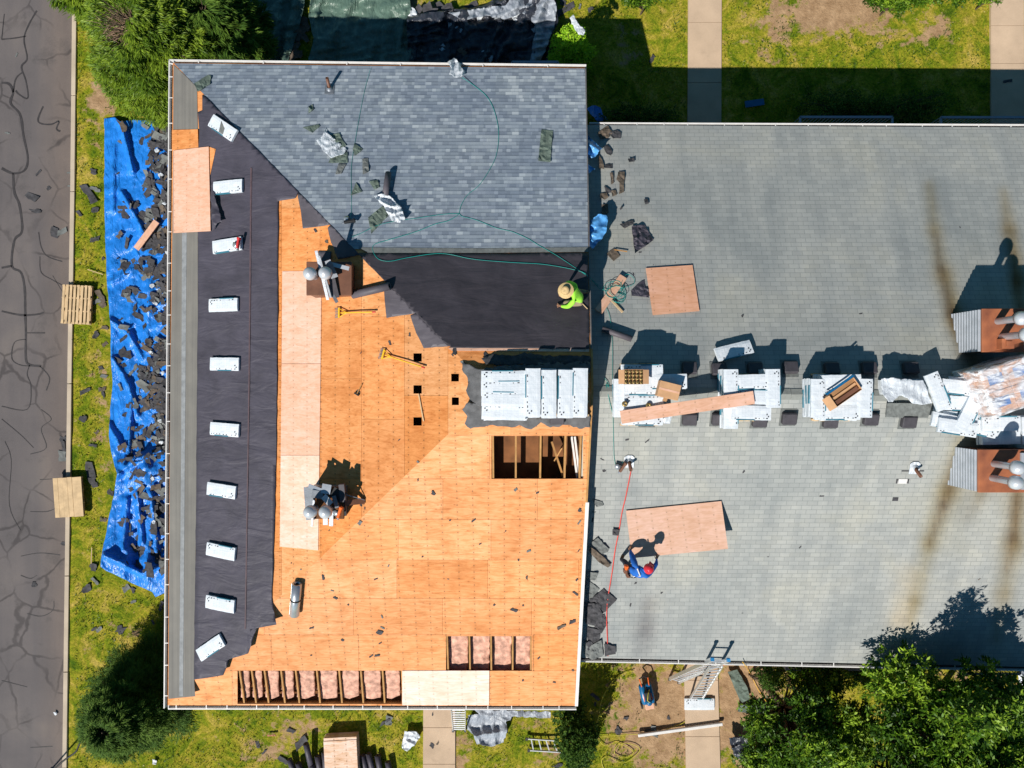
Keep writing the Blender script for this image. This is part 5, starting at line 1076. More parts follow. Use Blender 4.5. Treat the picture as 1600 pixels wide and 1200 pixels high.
# ================================================================== HOSES, TOOLS, LADDERS, MACHINE
def hose(name, pts, r_, mat, label, cat='hose', n=8, z=None):
    """pts: (px, py[, lift]) on whatever surface lies there"""
    C = catmull([(p[0], p[1], p[2] if len(p) > 2 else .02) for p in pts], n)
    P = []
    for x, y, l in C: s = surf_at(x, y); P.append(s.at(x, y, l+r_))
    P = [P[0]] + [(P[i-1]+P[i]*2+P[i+1])/4 for i in range(1, len(P)-1)] + [P[-1]]
    c = P[len(P)//2].copy(); o = MB().tube([p-c for p in P], r_, 6).build(name, M[mat], None, Matrix.Translation(c)); return tag(o, label, cat)
hose('air_hose', [(579,106,.05),(570,140),(562,180),(555,220),(549,260),(549,300),(549,330),(546,345,.1)], .005, 'hoseg', 'thin green hose running straight down the blue grey shingles to a nail gun', 'hose')
hose('air_hose', [(722,121,.08),(740,133),(760,150),(772,172),(779,205),(776,240),(765,265),(748,290),(730,305),(720,322),(716,335),(700,345),(680,350),(650,362),(610,374),(585,382),(583,393),(592,405,.04),(610,408,.04),(640,402,.04),(690,396,.04),(740,405,.04),(800,410,.04),(850,413,.04),(900,422,.05),(918,430,.06),(928,441,.05),(938,452,.04)], .007, 'hoseg', 'long green hose curving from the top gutter wrapper down and across the black felt', 'hose')
hose('air_hose', [(550,370,.04),(565,364),(590,352,.06),(620,345),(650,341),(690,335),(716,334),(722,338),(745,344),(775,356),(800,362),(825,373),(843,384),(868,398,.04),(900,419,.04),(920,433,.05),(935,446,.04)], .006, 'hoseg', 'green hose cutting diagonally from the chimney shadow to the hose coil', 'hose')
ck = [(938,452,.05)]
for k in range(60):
    t = k*.62; rr_ = 11+5*math.sin(k*.9); ck.append((962+4*math.sin(k*.37)+rr_*math.cos(t)*1.05, 455+5*math.cos(k*.23)+rr_*math.sin(t)*.95, .03+.002*k))
ck += [(978,428,.05),(990,434,.03),(991,443,.03),(980,448,.03),(965,452,.05)]
hose('air_hose', ck, .007, 'hoseg', 'tangled coil of green hose on the grey roof beside the wall edge', 'hose coil', 4)
hose('air_hose', [(945,476),(952,492),(955,510),(957,540),(957,580),(957,620),(958,660),(959,700),(960,718),(964,731),(972,733),(976,725),(972,722)], .006, 'hoseg', 'green hose running straight down past the left bundle pile to the pipe vent', 'hose')
hose('air_hose', [(944,590),(950,598),(951,605),(947,600),(952,625),(957,645)], .007, 'hoseg', 'thin loose loop of green line at the left edge of the grey roof', 'hose')
hose('safety_rope', [(987,730,.03),(984,745),(978,775),(972,800),(967,830),(961,860),(957,890),(953,915),(949,940),(948,965),(949,1000),(950,1025)], .013, 'rope', 'red rope stretched from the pipe vent down to the lower gutter', 'rope')
hose('air_hose', [(991,1048),(975,1052),(960,1062),(948,1078),(940,1095),(937,1112),(942,1122),(948,1120),(945,1114),(936,1118),(934,1130),(932,1148),(960,1149),(990,1147),(1010,1148),(1040,1140),(1070,1128),(1082,1112),(1092,1098),(1110,1070)], .012, 'hosey', 'yellow hose looping on the lawn from the blue compressor to the ladder foot', 'hose')
hose('air_hose', [(930,1150),(945,1165),(962,1160),(978,1166),(990,1176),(975,1184),(960,1176),(966,1163),(985,1162),(1000,1172),(975,1192),(950,1182),(940,1190),(950,1215)], .012, 'hosey', 'tangled yellow hose loops on the soil at the bottom by the dark bush', 'hose')
hose('utility_cord', [(1160,1034,.1),(1168,1045),(1176,1060),(1185,1078),(1200,1100)], .010, 'yel', 'yellow strap running down from the lower gutter towards the trees', 'cord')
P = [W(82,1204,2.5), W(100,1188,2.55), W(118,1175,2.6), W(124,1163,2.6), W(132,1149,2.65)]
P = [Vector(p) for p in catmull([tuple(p) for p in P], 6)]; P = [W(60,1225,2.4)]+P
lp = empty('black_wire', W(20,1290,0), label='black wire reaching in at the bottom left corner', cat='wire'); iv = Matrix.Translation(-W(20,1290,0))  # the black wire, drawn as a tube carried by an unseen post
MB().tube([W(20,1290,0), W(20,1290,0)+Vector((0,0,2.2))], .06, 8).build('pole', M['blk'], lp, iv); MB().tube([W(20,1290,0)+Vector((0,0,2.2))]+P, .028, 8).build('arm', M['blk'], lp, iv)
# nail guns
def nail_gun(m, label, body='red'):
    r = empty('nail_gun', m, label=label, cat='nail gun')
    MB().box((0, 0, .10), (.28, .07, .08)).box((.13, 0, .10), (.06, .09, .10)).build('body', M[body], r, bevel=.012); MB().bar((.02, 0, .09), (-.02, .20, .05), .045, .05).build('handle', M['blk'], r, bevel=.01)
    MB().box((-.16, 0, .08), (.07, .04, .05)).build('nose', M['zinc'], r); MB().lathe([(.001, -.03), (.075, -.03), (.075, .03), (.001, .03)], 16, (-.06, .11, .06)).build('magazine', M['zinc'], r); return r
nail_gun(frame(LW, 376, 381, 78, .145), 'red nail gun lying on the end of a white bundle', 'red'); nail_gun(frame(LN, 547, 349, 12, .03), 'black and silver nail gun near the hip above the chimney', 'blk'); nail_gun(frame(RS, 972, 728, 60, .03), 'small brown nail gun beside the white pipe vent at the hose end', 'brown')
nail_gun(frame(LW, 534, 800, 70, .62), 'orange nail gun sitting among the metal of the lower vents', 'orange')
def fork(p, q, label):
    m = None; a, b = LW.at(*p, .05), LW.at(*q, .07); d = b-a; L = d.length; x = d.normalized(); y = LW.n.cross(x).normalized(); z = x.cross(y); m = Matrix((x, y, z)).transposed().to_4x4(); m.translation = a
    r = empty('shingle_fork', m, label=label, cat='roofing fork')
    MB().tube([(.15, 0, .01), (L*.6, 0, .03), (L, 0, .02)], .017, 8).build('handle', M['yel'], r); MB().tube([(.12, -.11, .01), (.25, -.04, .02), (.34, 0, .02)], .012, 6).build('brace', M['yel'], r); MB().tube([(.12, .11, .01), (.25, .04, .02), (.34, 0, .02)], .012, 6).build('brace', M['yel'], r)
    h = MB(); h.box((.10, 0, .02), (.05, .26, .02)); h.build('head', M['yel'], r)
    for k in range(7): MB().bar((.08, -.12+k*.04, .015), (-.02, -.12+k*.04, .005), .02, .008).build('tooth', M['lead'], r)
    MB().tube([(L-.05, 0, .02), (L+.04, 0, .02)], .02, 8).build('grip', M['red'], r); return r
fork((525, 489), (585, 487.5), 'yellow handled shingle fork, the upper one, just right of the upper chimney'); fork((594, 552), (662, 574), 'yellow handled shingle fork slanting down to the upper square holes')
hm = frame(LW, 558, 616, 60, .03); r = empty('hammer', hm, label='small hammer with wooden handle alone on the orange plywood', cat='hammer'); MB().tube([(0, 0, .02), (.30, 0, .02)], .014, 8).build('handle', M['wood'], r); MB().bar((-.0, -.07, .02), (0, .08, .02), .04, .04).build('head', M['blk'], r, bevel=.006)
# ladders
def ladder(a0, a1, b0, b1, n, label, w=.03, h=.08):
    """a0,a1: rail bottoms; b0,b1: rail tops"""
    c = (a0+a1)/2; r = empty('ladder', c, label=label, cat='ladder'); iv = Matrix.Translation(-c)
    for p, q in ((a0, b0), (a1, b1)): MB().bar(p, q, w, h).build('rail', M['alu'], r, iv)
    for k in range(n): t = (k+.6)/n; MB().bar(a0.lerp(b0, t), a1.lerp(b1, t), .035, .03).build('rung', M['alu'], r, iv)
    for p in (a0, a1): MB().box(p+Vector((0, 0, .03)), (.08, .10, .04)).build('foot', M['blk'], r, iv)
    return r
l1_ = ladder(W(1046,1061,.05), W(1060,1066,.05), W(1113,1030,4.62), W(1138,1031,4.62), 16, 'aluminium ladder with blue tips leaning on the lower gutter, seen nearly edge on', .05, .11)
for p in (W(1113,1030,4.67), W(1138,1031,4.67)): MB().box(p, (.09, .09, .08)).build('tip_cap', M['teal'] if False else simple('blue_plastic', (.02, .22, .5), .4), l1_, Matrix.Translation(-(W(1046,1061,.05)+W(1060,1066,.05))/2))
ladder(W(1078,1092,.05), W(1097,1092,.05), W(1109,1042,3.9), W(1129,1040,3.9), 12, 'aluminium extension ladder standing on the walkway behind the white bundle')
ladder(W(708,1141,.05), W(727,1141,.05), W(705,1108,3.2), W(727,1108,3.2), 10, 'short ladder leaning under the bottom gutter beside the walkway')
ladder(W(823,1154,.10), W(826,1172,.10), W(869,1157,.12), W(876,1175,.12), 4, 'short ladder section lying flat on the grass left of the dark bush')
a_, b_ = W(997,1149,.12), W(1129,1131,.12); tag(MB().bar(a_-(a_+b_)/2, b_-(a_+b_)/2, .11, .08).build('downspout', M['wpaint'], None, Matrix.Translation((a_+b_)/2), bevel=.015), 'long pale gutter pipe lying across soil and walkway', 'gutter pipe')
# compressor
m = Matrix.Translation(W(1008, 1078, 0)) @ Matrix.Rotation(R(-78), 4, 'Z'); r = empty('air_compressor', m, label='blue air compressor with handle and wheels on the lawn below the gutter', cat='compressor')
for s_ in (-1, 1):
    MB().lathe([(.001, -.36), (.08, -.34), (.11, -.28), (.11, .28), (.08, .34), (.001, .36)], 18, (0, s_*.12, .28), 0, Matrix.Rotation(R(90), 3, 'Y')).build('tank', M['bluem'], r)
    MB().tube([(-.55, s_*.15, .30), (-.35, s_*.13, .36), (.2, s_*.13, .38)], .018, 8).build('frame_rail', M['orange'], r)
    w_ = MB().lathe([(.05, -.03), (.12, -.03), (.13, 0), (.12, .03), (.05, .03)], 18, (.42, s_*.24, .13), 0, Matrix.Rotation(R(90), 3, 'X')).build('wheel', M['blk'], r)
MB().tube([(-.55, -.15, .30), (-.62, 0, .31), (-.55, .15, .30)], .022, 8).build('handle', M['blk'], r); MB().box((-.02, 0, .47), (.30, .20, .16)).build('motor_cover', M['blk'], r, bevel=.03); MB().lathe([(.001, 0), (.09, 0), (.10, .12), (.05, .15), (.001, .15)], 16, (.22, .0, .40)).build('cylinder_head', M['bluem'], r)
MB().box((.42, 0, .32), (.20, .30, .10)).build('side_bin', M['board'], r, bevel=.01); MB().tube([(-.2, .1, .45), (-.1, .0, .60), (.1, -.05, .58), (.25, .05, .52)], .012, 6).build('air_line', M['hosey'], r)
hose('utility_cord', [(529,733+400),(520,1150),(540,1158)], .01, 'hosey', 'x') if False else None
for px, py, a, lb in ((149,425,-18,'thin pale stick in the grass near the upper pallet'),(143,868,88,'thin yellow stick in the grass below the lower pallet')): 
    c = W(px, py, .04); tag(MB().bar((-.28, 0, 0), (.28, 0, 0), .025, .02).build('stick', M['pal'], None, Matrix.Translation(c) @ Matrix.Rotation(R(a), 4, 'Z')), lb, 'stick')
tag(MB().bar((-.35, 0, 0), (.35, 0, 0), .03, .02).build('stick', M['pal'], None, frame(LW, 658, 637, -78, .03)), 'thin pale stick on the orange plywood between two square holes', 'stick')
crumple('litter', [(83,1113),(88,1112),(90,1116),(86,1118)], 'small white litter on the asphalt near the kerb', 'litter', 'wplast', .05, .3, -.06, GR, 1.5, 3); crumple('litter', [(199,634),(205,630),(207,636),(201,640)], 'orange and white wrapper bit on the tarp edge above its first fold', 'litter', 'orange', .05, .3, .1, GR, 1.5, 3)
crumple('litter', [(199,697),(204,696),(205,701),(201,702)], 'tiny bright orange scrap on the blue tarp', 'litter', 'orange', .05, .3, .12, GR, 1.5, 3); crumple('litter', [(238,1186),(245,1188),(244,1195),(238,1194)], 'small white litter below the round conifer', 'litter', 'wplast', .05, .3, .03, GR, 1.5, 5)
crumple('litter', [(417,1148),(430,1147),(431,1150),(418,1151)], 'small reddish litter on the lawn below the insulation bays', 'litter', 'rust', .05, .3, .03, GR, 1.5, 5)

# ================================================================== PEOPLE
def skin_body(name, m, J, E, mats, label, parent=None):
    """J: joint -> (xyz, radius x, radius y); E: list of (a, b, material index).  One continuous skinned mesh."""
    names = list(J); idx = {n_: i for i, n_ in enumerate(names)}
    me = bpy.data.meshes.new(name); me.from_pydata([J[n_][0] for n_ in names], [(idx[a], idx[b]) for a, b, _ in E], []); o = bpy.data.objects.new(name, me); col.objects.link(o)
    sk = o.modifiers.new('skin', 'SKIN'); sk.use_smooth_shade = True; sk.branch_smoothing = .6
    for i, n_ in enumerate(names): d = me.skin_vertices[0].data[i]; d.radius = (J[n_][1], J[n_][2] if len(J[n_]) > 2 else J[n_][1]); d.use_root = (i == 0)
    sb = o.modifiers.new('sub', 'SUBSURF'); sb.levels = 2; sb.render_levels = 2
    dg = bpy.context.evaluated_depsgraph_get(); ev = o.evaluated_get(dg); me2 = bpy.data.meshes.new_from_object(ev); bpy.data.objects.remove(o)
    for mt in mats: me2.materials.append(M[mt])
    segs = [(Vector(J[a][0]), Vector(J[b][0]), (J[a][1]+J[b][1])/2, k) for a, b, k in E]
    for p in me2.polygons:
        best = 1e9; p.use_smooth = True
        for a, b, r_, k in segs:
            ab = b-a; t = max(0, min(1, (p.center-a).dot(ab)/max(ab.dot(ab), 1e-9))); d = (p.center-(a+ab*t)).length-r_*.6
            if d < best: best = d; p.material_index = k
    o = bpy.data.objects.new(name, me2); col.objects.link(o); o.matrix_world = m; tag(o, label, 'person'); return o
def hand(J, E, pre, wrist, dirv, up, mi, curl=.5):
    d = Vector(dirv).normalized(); u = Vector(up).normalized(); s_ = d.cross(u).normalized(); w = Vector(wrist); palm = w+d*.05; J[pre+'palm'] = (tuple(palm), .034, .022); E.append((pre+'wr', pre+'palm', mi))
    for k, (off, L) in enumerate(((-.033, .065), (-.011, .078), (.012, .073), (.033, .056))):
        a = w+d*.085+s_*off; b = a+d*L*.5-u*.012*curl*2; c = b+(d*(1-curl)-u*curl).normalized()*L*.5
        J[pre+'k%d' % k] = (tuple(a), .012); J[pre+'m%d' % k] = (tuple(b), .010); J[pre+'t%d' % k] = (tuple(c), .008); E += [(pre+'palm', pre+'k%d' % k, mi), (pre+'k%d' % k, pre+'m%d' % k, mi), (pre+'m%d' % k, pre+'t%d' % k, mi)]
    a = w+d*.03-s_*.045; b = a+d*.04-s_*.02-u*.01; J[pre+'th'] = (tuple(a), .013); J[pre+'tt'] = (tuple(b), .010); E += [(pre+'wr', pre+'th', mi), (pre+'th', pre+'tt', mi)]
def face(J, E, c, fwd, up, mi):
    c, f, u = Vector(c), Vector(fwd).normalized(), Vector(up).normalized(); s_ = f.cross(u).normalized()
    J['nose'] = (tuple(c+f*.10-u*.01), .014); E.append(('head', 'nose', mi)); J['chin'] = (tuple(c+f*.06-u*.09), .035); E.append(('head', 'chin', mi))
    for k in (-1, 1): J['ear%d' % k] = (tuple(c+s_*.085*k-u*.01), .016); E.append(('head', 'ear%d' % k, mi))
# worker in lime shirt, kneeling
o1 = LN.at(893, 466); J = {'pelvis': ((.19, -.06, .36), .15, .14), 'waist': ((.14, -.03, .50), .14, .13), 'chest': ((.04, .03, .66), .17, .16), 'neckb': ((-.08, .05, .79), .09), 'neck': ((-.13, .055, .83), .06), 'head': ((-.21, .065, .89), .095, .10),
     'shL': ((.03, .22, .73), .085), 'elL': ((-.14, .33, .52), .062), 'fL': ((-.20, .22, .36), .045), 'Lwr': ((-.27, .10, .22), .032), 'shR': ((.00, -.15, .71), .085), 'elR': ((-.12, -.27, .50), .062), 'fR': ((-.24, -.25, .34), .045), 'Rwr': ((-.33, -.20, .18), .032),
     'hpL': ((.20, .06, .33), .115), 'knL': ((-.10, .20, .10), .075), 'anL': ((.33, .16, .07), .05), 'ftL': ((.44, .15, .05), .045), 'hpR': ((.20, -.17, .33), .115), 'knR': ((-.20, -.16, .34), .075), 'anR': ((-.12, -.20, .06), .05), 'ftR': ((-.28, -.21, .03), .042)}
E = [('pelvis','waist',0),('waist','chest',0),('chest','neckb',0),('neckb','neck',1),('neck','head',1),('chest','shL',0),('shL','elL',0),('elL','fL',0),('fL','Lwr',1),('chest','shR',0),('shR','elR',0),('elR','fR',0),('fR','Rwr',1),('pelvis','hpL',2),('hpL','knL',2),('knL','anL',2),('anL','ftL',3),('pelvis','hpR',2),('hpR','knR',2),('knR','anR',2),('anR','ftR',3)]
hand(J, E, 'L', (-.27, .10, .22), (-.4, -.2, -.6), (-.6, 0, .6), 1); hand(J, E, 'R', (-.33, -.20, .18), (-.3, .2, -.6), (-.6, 0, .6), 1); face(J, E, (-.21, .065, .89), (-.8, -.1, -.35), (-.3, 0, .9), 1)
w1 = skin_body('person', Matrix.Translation(o1), J, E, ['lime', 'skin', 'khaki', 'boot'], 'worker in lime shirt and straw hat kneeling at the edge of the black felt')
hatM = Matrix.Translation(Vector((-.225, .065, .97))) @ Euler((0, R(-14), 0)).to_matrix().to_4x4()
mb = MB().lathe([(.195, -.012), (.185, -.004), (.12, .0), (.105, .02), (.10, .08), (.088, .105), (.045, .112), (.001, .10)], 28); mb.lathe([(.196, -.014), (.185, -.010), (.12, -.006)], 28); h = mb.build('straw_hat', M['straw'], w1, hatM); MB().lathe([(.108, .004), (.106, .034)], 28).build('hat_band', M['brown'], h)
r = empty('hammer', frame(LN, 907, 472, -50, .03), label='hammer lying beside the kneeling worker in lime', cat='hammer'); MB().tube([(0, 0, .02), (.26, 0, .02)], .013, 8).build('handle', M['pal'], r); MB().bar((0, -.06, .02), (0, .07, .02), .035, .035).build('head', M['zinc'], r)
# worker in blue, bending over the plywood sheet he lifts
o2 = RS.at(981, 874); hL = RS.at(986, 852, .0); 

lo0 = SHEET @ Vector((-1.22, -SHL, 0)); lo1 = SHEET @ Vector((1.22, -SHL, 0)); up0 = SHEET @ Vector((-1.22, SHL, 0))
g1 = up0.lerp(lo0, .80)-o2 + Vector((-.02, 0, 0)); g2 = lo0.lerp(lo1, .26)-o2 + Vector((0, -.02, 0))     # where the hands grip: left edge, lower edge
J = {'pelvis': ((-.02, -.10, .84), .15, .13), 'waist': ((.04, -.08, .97), .14, .12), 'chest': ((.13, -.03, 1.12), .165, .14), 'neckb': ((.20, .03, 1.22), .09), 'neck': ((.24, .06, 1.25), .058), 'head': ((.30, .10, 1.30), .09, .095),
     'shL': ((.00, .12, 1.17), .10), 'elL': (tuple(Vector((-.06, .30, .98))*.75+g1*.25), .075), 'fL': (tuple(Vector((-.06, .30, .98))*.35+g1*.65+Vector((-.03, -.02, .06))), .058), 'Lwr': (tuple(g1+Vector((-.03, -.05, .05))), .032),
     'shR': ((.27, -.14, 1.15), .10), 'elR': (tuple(Vector((.46, -.06, .96))*.8+g2*.2), .075), 'fR': (tuple(Vector((.46, -.06, .96))*.4+g2*.6+Vector((.02, -.03, .05))), .058), 'Rwr': (tuple(g2+Vector((-.03, -.07, .04))), .032),
     'hpL': ((-.12, -.02, .80), .11), 'knL': ((-.16, .06, .46), .075), 'anL': ((-.20, .02, .09), .05), 'ftL': ((-.12, .13, .045), .042), 'hpR': ((.07, -.16, .80), .11), 'knR': ((.06, -.05, .46), .075), 'anR': ((-.02, -.20, .09), .05), 'ftR': ((.05, -.07, .045), .042)}
E = [('pelvis','waist',0),('waist','chest',0),('chest','neckb',0),('neckb','neck',1),('neck','head',1),('chest','shL',0),('shL','elL',0),('elL','fL',0),('fL','Lwr',0),('chest','shR',0),('shR','elR',0),('elR','fR',0),('fR','Rwr',0),('pelvis','hpL',2),('hpL','knL',2),('knL','anL',2),('anL','ftL',3),('pelvis','hpR',2),('hpR','knR',2),('knR','anR',2),('anR','ftR',3)]
hand(J, E, 'L', g1+Vector((-.03, -.05, .05)), (.1, .8, -.1), (0, 0, 1), 1, .6); hand(J, E, 'R', g2+Vector((-.03, -.07, .04)), (.2, .9, -.1), (0, 0, 1), 1, .6); face(J, E, (.30, .10, 1.30), (.6, .6, -.5), (.3, .3, .8), 1)
w2 = skin_body('person', Matrix.Translation(o2), J, E, ['bshirt', 'skin', 'jean', 'boot'], 'worker in blue shirt and red helmet bending to lift a plywood sheet')
HM = Matrix.Translation(Vector((.31, .105, 1.34))) @ Euler((R(-18), R(18), R(0))).to_matrix().to_4x4()
h = MB().lathe([(.135, -.03), (.128, -.02), (.120, .02), (.105, .065), (.07, .10), (.03, .115), (.001, .118)], 26).build('helmet', M['red2'] if 'red2' in M else simple('red_helmet_plastic', (.62, .03, .05), .3, .1), w2, HM)
MB().bar((.06, .06, .0), (.13, .13, -.035), .16, .015).build('brim', bpy.data.materials['red_helmet_plastic'], h); MB().tube([(-.09, -.06, .06), (0, -.0, .122), (.09, .06, .06)], .012, 6).build('crest', bpy.data.materials['red_helmet_plastic'], h)
MB().lathe([(.155, -.035), (.165, 0), (.158, .035)], 24, (-.01, -.09, .90)).build('tool_belt', M['brown'], w2)
for q in ((-.17, .0, .80), (-.13, -.20, .80), (-.19, -.1, .78)): MB().box(q, (.11, .12, .20)).build('tool_pouch', M['brown'] if q[1] != 0 else M['orange'], w2, bevel=.02)
MB().tube([(.02, .10, 1.30), (.10, -.10, 1.28), (.06, -.16, 1.0), (-.02, -.22, .92)], .016, 6).build('harness_strap', M['wpaint'], w2)

# ================================================================== PLANTS
def leaf_mesh(name, P, D, L, Wd, tint, mat, droop=0, parent=None, m=None, fold_=False, **k):
    """P positions, D directions, L lengths, Wd widths: numpy arrays -> diamond leaves"""
    n = len(P); D = D/np.linalg.norm(D, axis=1, keepdims=True); r_ = rng.normal(size=(n, 3)); r_[:, 2] *= .35; S_ = np.cross(D, np.array([0, 0, 1.0])+r_*.6); S_ /= np.linalg.norm(S_, axis=1, keepdims=True)+1e-9
    L = L[:, None]; Wd = Wd[:, None]; tip = P+D*L-np.array([0, 0, 1])*droop*L; mid = P+D*L*.45
    V = np.stack([P, mid+S_*Wd/2, tip, mid-S_*Wd/2], 1).reshape(-1, 3)
    me = bpy.data.meshes.new(name); me.vertices.add(4*n); me.vertices.foreach_set('co', V.ravel()); me.loops.add(4*n); me.loops.foreach_set('vertex_index', np.arange(4*n)); me.polygons.add(n); me.polygons.foreach_set('loop_start', np.arange(n)*4); me.polygons.foreach_set('loop_total', np.full(n, 4))
    me.update(); ca = me.color_attributes.new('tint', 'FLOAT_COLOR', 'POINT'); t = np.repeat(np.clip(tint, 0, 1), 4); ca.data.foreach_set('color', np.stack([t, t, t, np.ones_like(t)], 1).ravel()); me.materials.append(M[mat]); me.validate(); return link(name, me, parent, m, **k)
def conifer(base, h, rad, nb, mat, label, name='conifer_tree', hole=None, seed=0, cat='conifer', spray=.17, flat_=.5):
    root = empty(name, base, label=label, cat=cat); g = np.random.default_rng(seed); rr = random.Random(seed)
    P, D, L, Wd, T_ = [], [], [], [], []; limbs = []; dead = []
    for i in range(nb):
        z = h*(.10+.86*(i/nb)); r0 = rad*(1-(z/h)**1.7)**.75*rr.uniform(.72, 1.12)+.1; a = i*2.399+rr.uniform(-.35, .35); rise = .25+.9*(z/h)
        d = np.array([math.cos(a), math.sin(a), rise]); d /= np.linalg.norm(d); tip = np.array([math.cos(a)*r0, math.sin(a)*r0, z+rise*r0*.45]); st = np.array([0, 0, z*.92]); limbs.append((st, tip)); tone = rr.uniform(.25, .75)
        isdead = hole and math.hypot(tip[0]-hole[0], tip[1]-hole[1]) < hole[2]
        if isdead: dead.append((st, tip)); continue
        m_ = int(130+r0*260)
        t = g.uniform(.25, 1.0, m_)**.7; c = st+(tip-st)*t[:, None]; side_ = np.array([-math.sin(a), math.cos(a), 0]); s = g.normal(size=m_)*(.26*r0*(1.12-t)+.05); c = c+side_*s[:, None]; c[:, 2] += g.normal(size=m_)*.06
        dd = np.array([math.cos(a), math.sin(a), .15])[None, :]+side_*(np.sign(s)*.7)[:, None]+g.normal(size=(m_, 3))*.22
        if hole: keep = np.hypot(c[:, 0]-hole[0], c[:, 1]-hole[1]) > hole[2]*g.uniform(.6, 1.1, m_); c, dd, t = c[keep], dd[keep], t[keep]; m_ = len(c)
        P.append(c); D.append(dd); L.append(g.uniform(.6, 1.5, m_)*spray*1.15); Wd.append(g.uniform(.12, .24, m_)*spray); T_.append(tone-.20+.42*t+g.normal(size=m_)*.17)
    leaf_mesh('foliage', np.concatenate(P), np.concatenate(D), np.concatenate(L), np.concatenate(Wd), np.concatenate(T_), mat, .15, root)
    tk = MB().tube([(0, 0, 0), (0.03, .02, h*.5), (0, 0, h*.95)], [.10*h/4, .07*h/4, .015], 8)
    for s, t in limbs[::3]: tk.tube([s, (s+t)/2+np.array([0, 0, -.05]), t], [.03, .018, .006], 5)
    tk.build('trunk', M['bark'], root)
    if dead or hole:
        dm = MB()
        for q in range(70):
            a = rr.uniform(0, 6.28); r0 = rr.uniform(.3, 1)*hole[2]; s = Vector((hole[0]*.45, hole[1]*.45, h*rr.uniform(.45, .75))); t = Vector((hole[0]+math.cos(a)*r0, hole[1]+math.sin(a)*r0, h*rr.uniform(.55, .95)))
            mid = (s+t)/2+Vector((rr.uniform(-.1, .1), rr.uniform(-.1, .1), .05)); dm.tube([s, mid, t], [.016, .011, .004], 4)
            for w in range(3): u = mid.lerp(t, rr.uniform(.2, .9)); dm.tube([u, u+Vector((rr.uniform(-.25, .25), rr.uniform(-.25, .25), rr.uniform(0, .15)))], [.007, .003], 4)
        dm.build('dead_twigs', M['twig'], root)
    return root
c = W(238, 62, 2.2); conifer(Vector((c.x, c.y, 0)), 3.9, 2.25, 330, 'con', 'large feathery conifer with a bare brown twiggy patch, top left by the kerb', hole=(-.6, -.10, .85), seed=4, spray=.125)
c = W(340, 45, 1.6); conifer(Vector((c.x, c.y, 0)), 3.0, 1.5, 130, 'con2', 'dark conifer squeezed between the feathery one and the green tarp', seed=9)
c = W(120, -30, 1.6); conifer(Vector((c.x, c.y, 0)), 2.4, 1.1, 70, 'con', 'small conifer at the top edge next to the kerb', seed=12)
c = W(215, 1098, 2.0); conifer(Vector((c.x, c.y, 0)), 4.1, 1.7, 330, 'con2', 'round dark conifer at the bottom left corner of the stripped roof', seed=5, name='conifer_shrub', spray=.095)
def blobtree(base, blobs, n, llen, lw, mat, label, name='leafy_tree', seed=0, trunk=.12, cat='tree', per=14, spread=.12, upb=.5, shell=.55):
    """blobs: (x,y,z,rx,rz) lobes relative to base; leaf rosettes sit through the lobes"""
    root = empty(name, base, label=label, cat=cat); g = np.random.default_rng(seed); wts = np.array([b[3]**2 for b in blobs]); wts = wts/wts.sum(); P, D, T_ = [], [], []; tips = []
    for b, w in zip(blobs, wts):
        k = max(6, int(n*w)); u = g.normal(size=(k, 3)); u /= np.linalg.norm(u, axis=1, keepdims=True); u[:, 2] = np.where(u[:, 2] < -.35, -u[:, 2], u[:, 2]); rr = g.uniform(shell*.8, 1.15, k)[:, None]
        lump = np.array([1+.28*noise.noise(Vector((float(q[0])*2.3, float(q[1])*2.3, float(q[2])*2.3+seed))) for q in u])[:, None]
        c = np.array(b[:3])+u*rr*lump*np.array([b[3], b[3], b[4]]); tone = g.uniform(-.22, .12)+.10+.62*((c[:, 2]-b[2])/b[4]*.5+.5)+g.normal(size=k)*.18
        for q in range(k):
            m_ = per; d = g.normal(size=(m_, 3)); d[:, 2] = np.abs(d[:, 2])*upb; d += u[q]*.6; P.append(c[q]+g.normal(size=(m_, 3))*spread*.35); D.append(d); T_.append(tone[q]+g.normal(size=m_)*.10)
        tips.append(np.array(b[:3])); tips += [c[i] for i in range(0, k, max(1, k//10))]
    P = np.concatenate(P); D = np.concatenate(D); T_ = np.concatenate(T_); m_ = len(P)
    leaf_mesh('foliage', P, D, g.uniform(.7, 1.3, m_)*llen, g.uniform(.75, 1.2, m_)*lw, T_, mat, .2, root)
    hz = max(b[2] for b in blobs); tk = MB().tube([(0, 0, 0), (.05, .03, hz*.4), (0, 0, hz*.8)], [trunk, trunk*.75, trunk*.3], 9)
    for t in tips: tk.tube([Vector((0, 0, hz*.3)), Vector(t)*.5+Vector((0, 0, hz*.15)), Vector(t)], [trunk*.45, trunk*.25, .008], 5)
    tk.build('trunk', M['bark'], root); return root
rb = random.Random(2)
def lobes(n, R_, z0, z1, r0, r1, cx=0, cy=0):
    out = []
    for i in range(n): a = i*2.399; q = R_*math.sqrt((i+.3)/n); out.append((cx+math.cos(a)*q, cy+math.sin(a)*q, z1-(z1-z0)*(q/R_)**1.6+rb.uniform(-.3, .3), rb.uniform(r0, r1), rb.uniform(r0, r1)*.8))
    return out
blobtree(Vector((12.0, -10.1, 0)), lobes(16, 2.3, 4.6, 6.5, .55, .95)+[(-.75, 1.9, 6.9, .42, .6), (-.45, 1.6, 6.3, .7, .6), (.6, 1.8, 6.2, .5, .5)], 3400, .15, .055, 'leaf', 'big glossy leafy tree, the middle one of the lower right corner, shading the roof', seed=1, trunk=.16)
blobtree(Vector((8.9, -10.6, 0)), lobes(14, 1.9, 2.6, 4.4, .45, .8), 2300, .14, .05, 'leaf', 'leafy tree left of the biggest one, its edge over bare soil', seed=2)
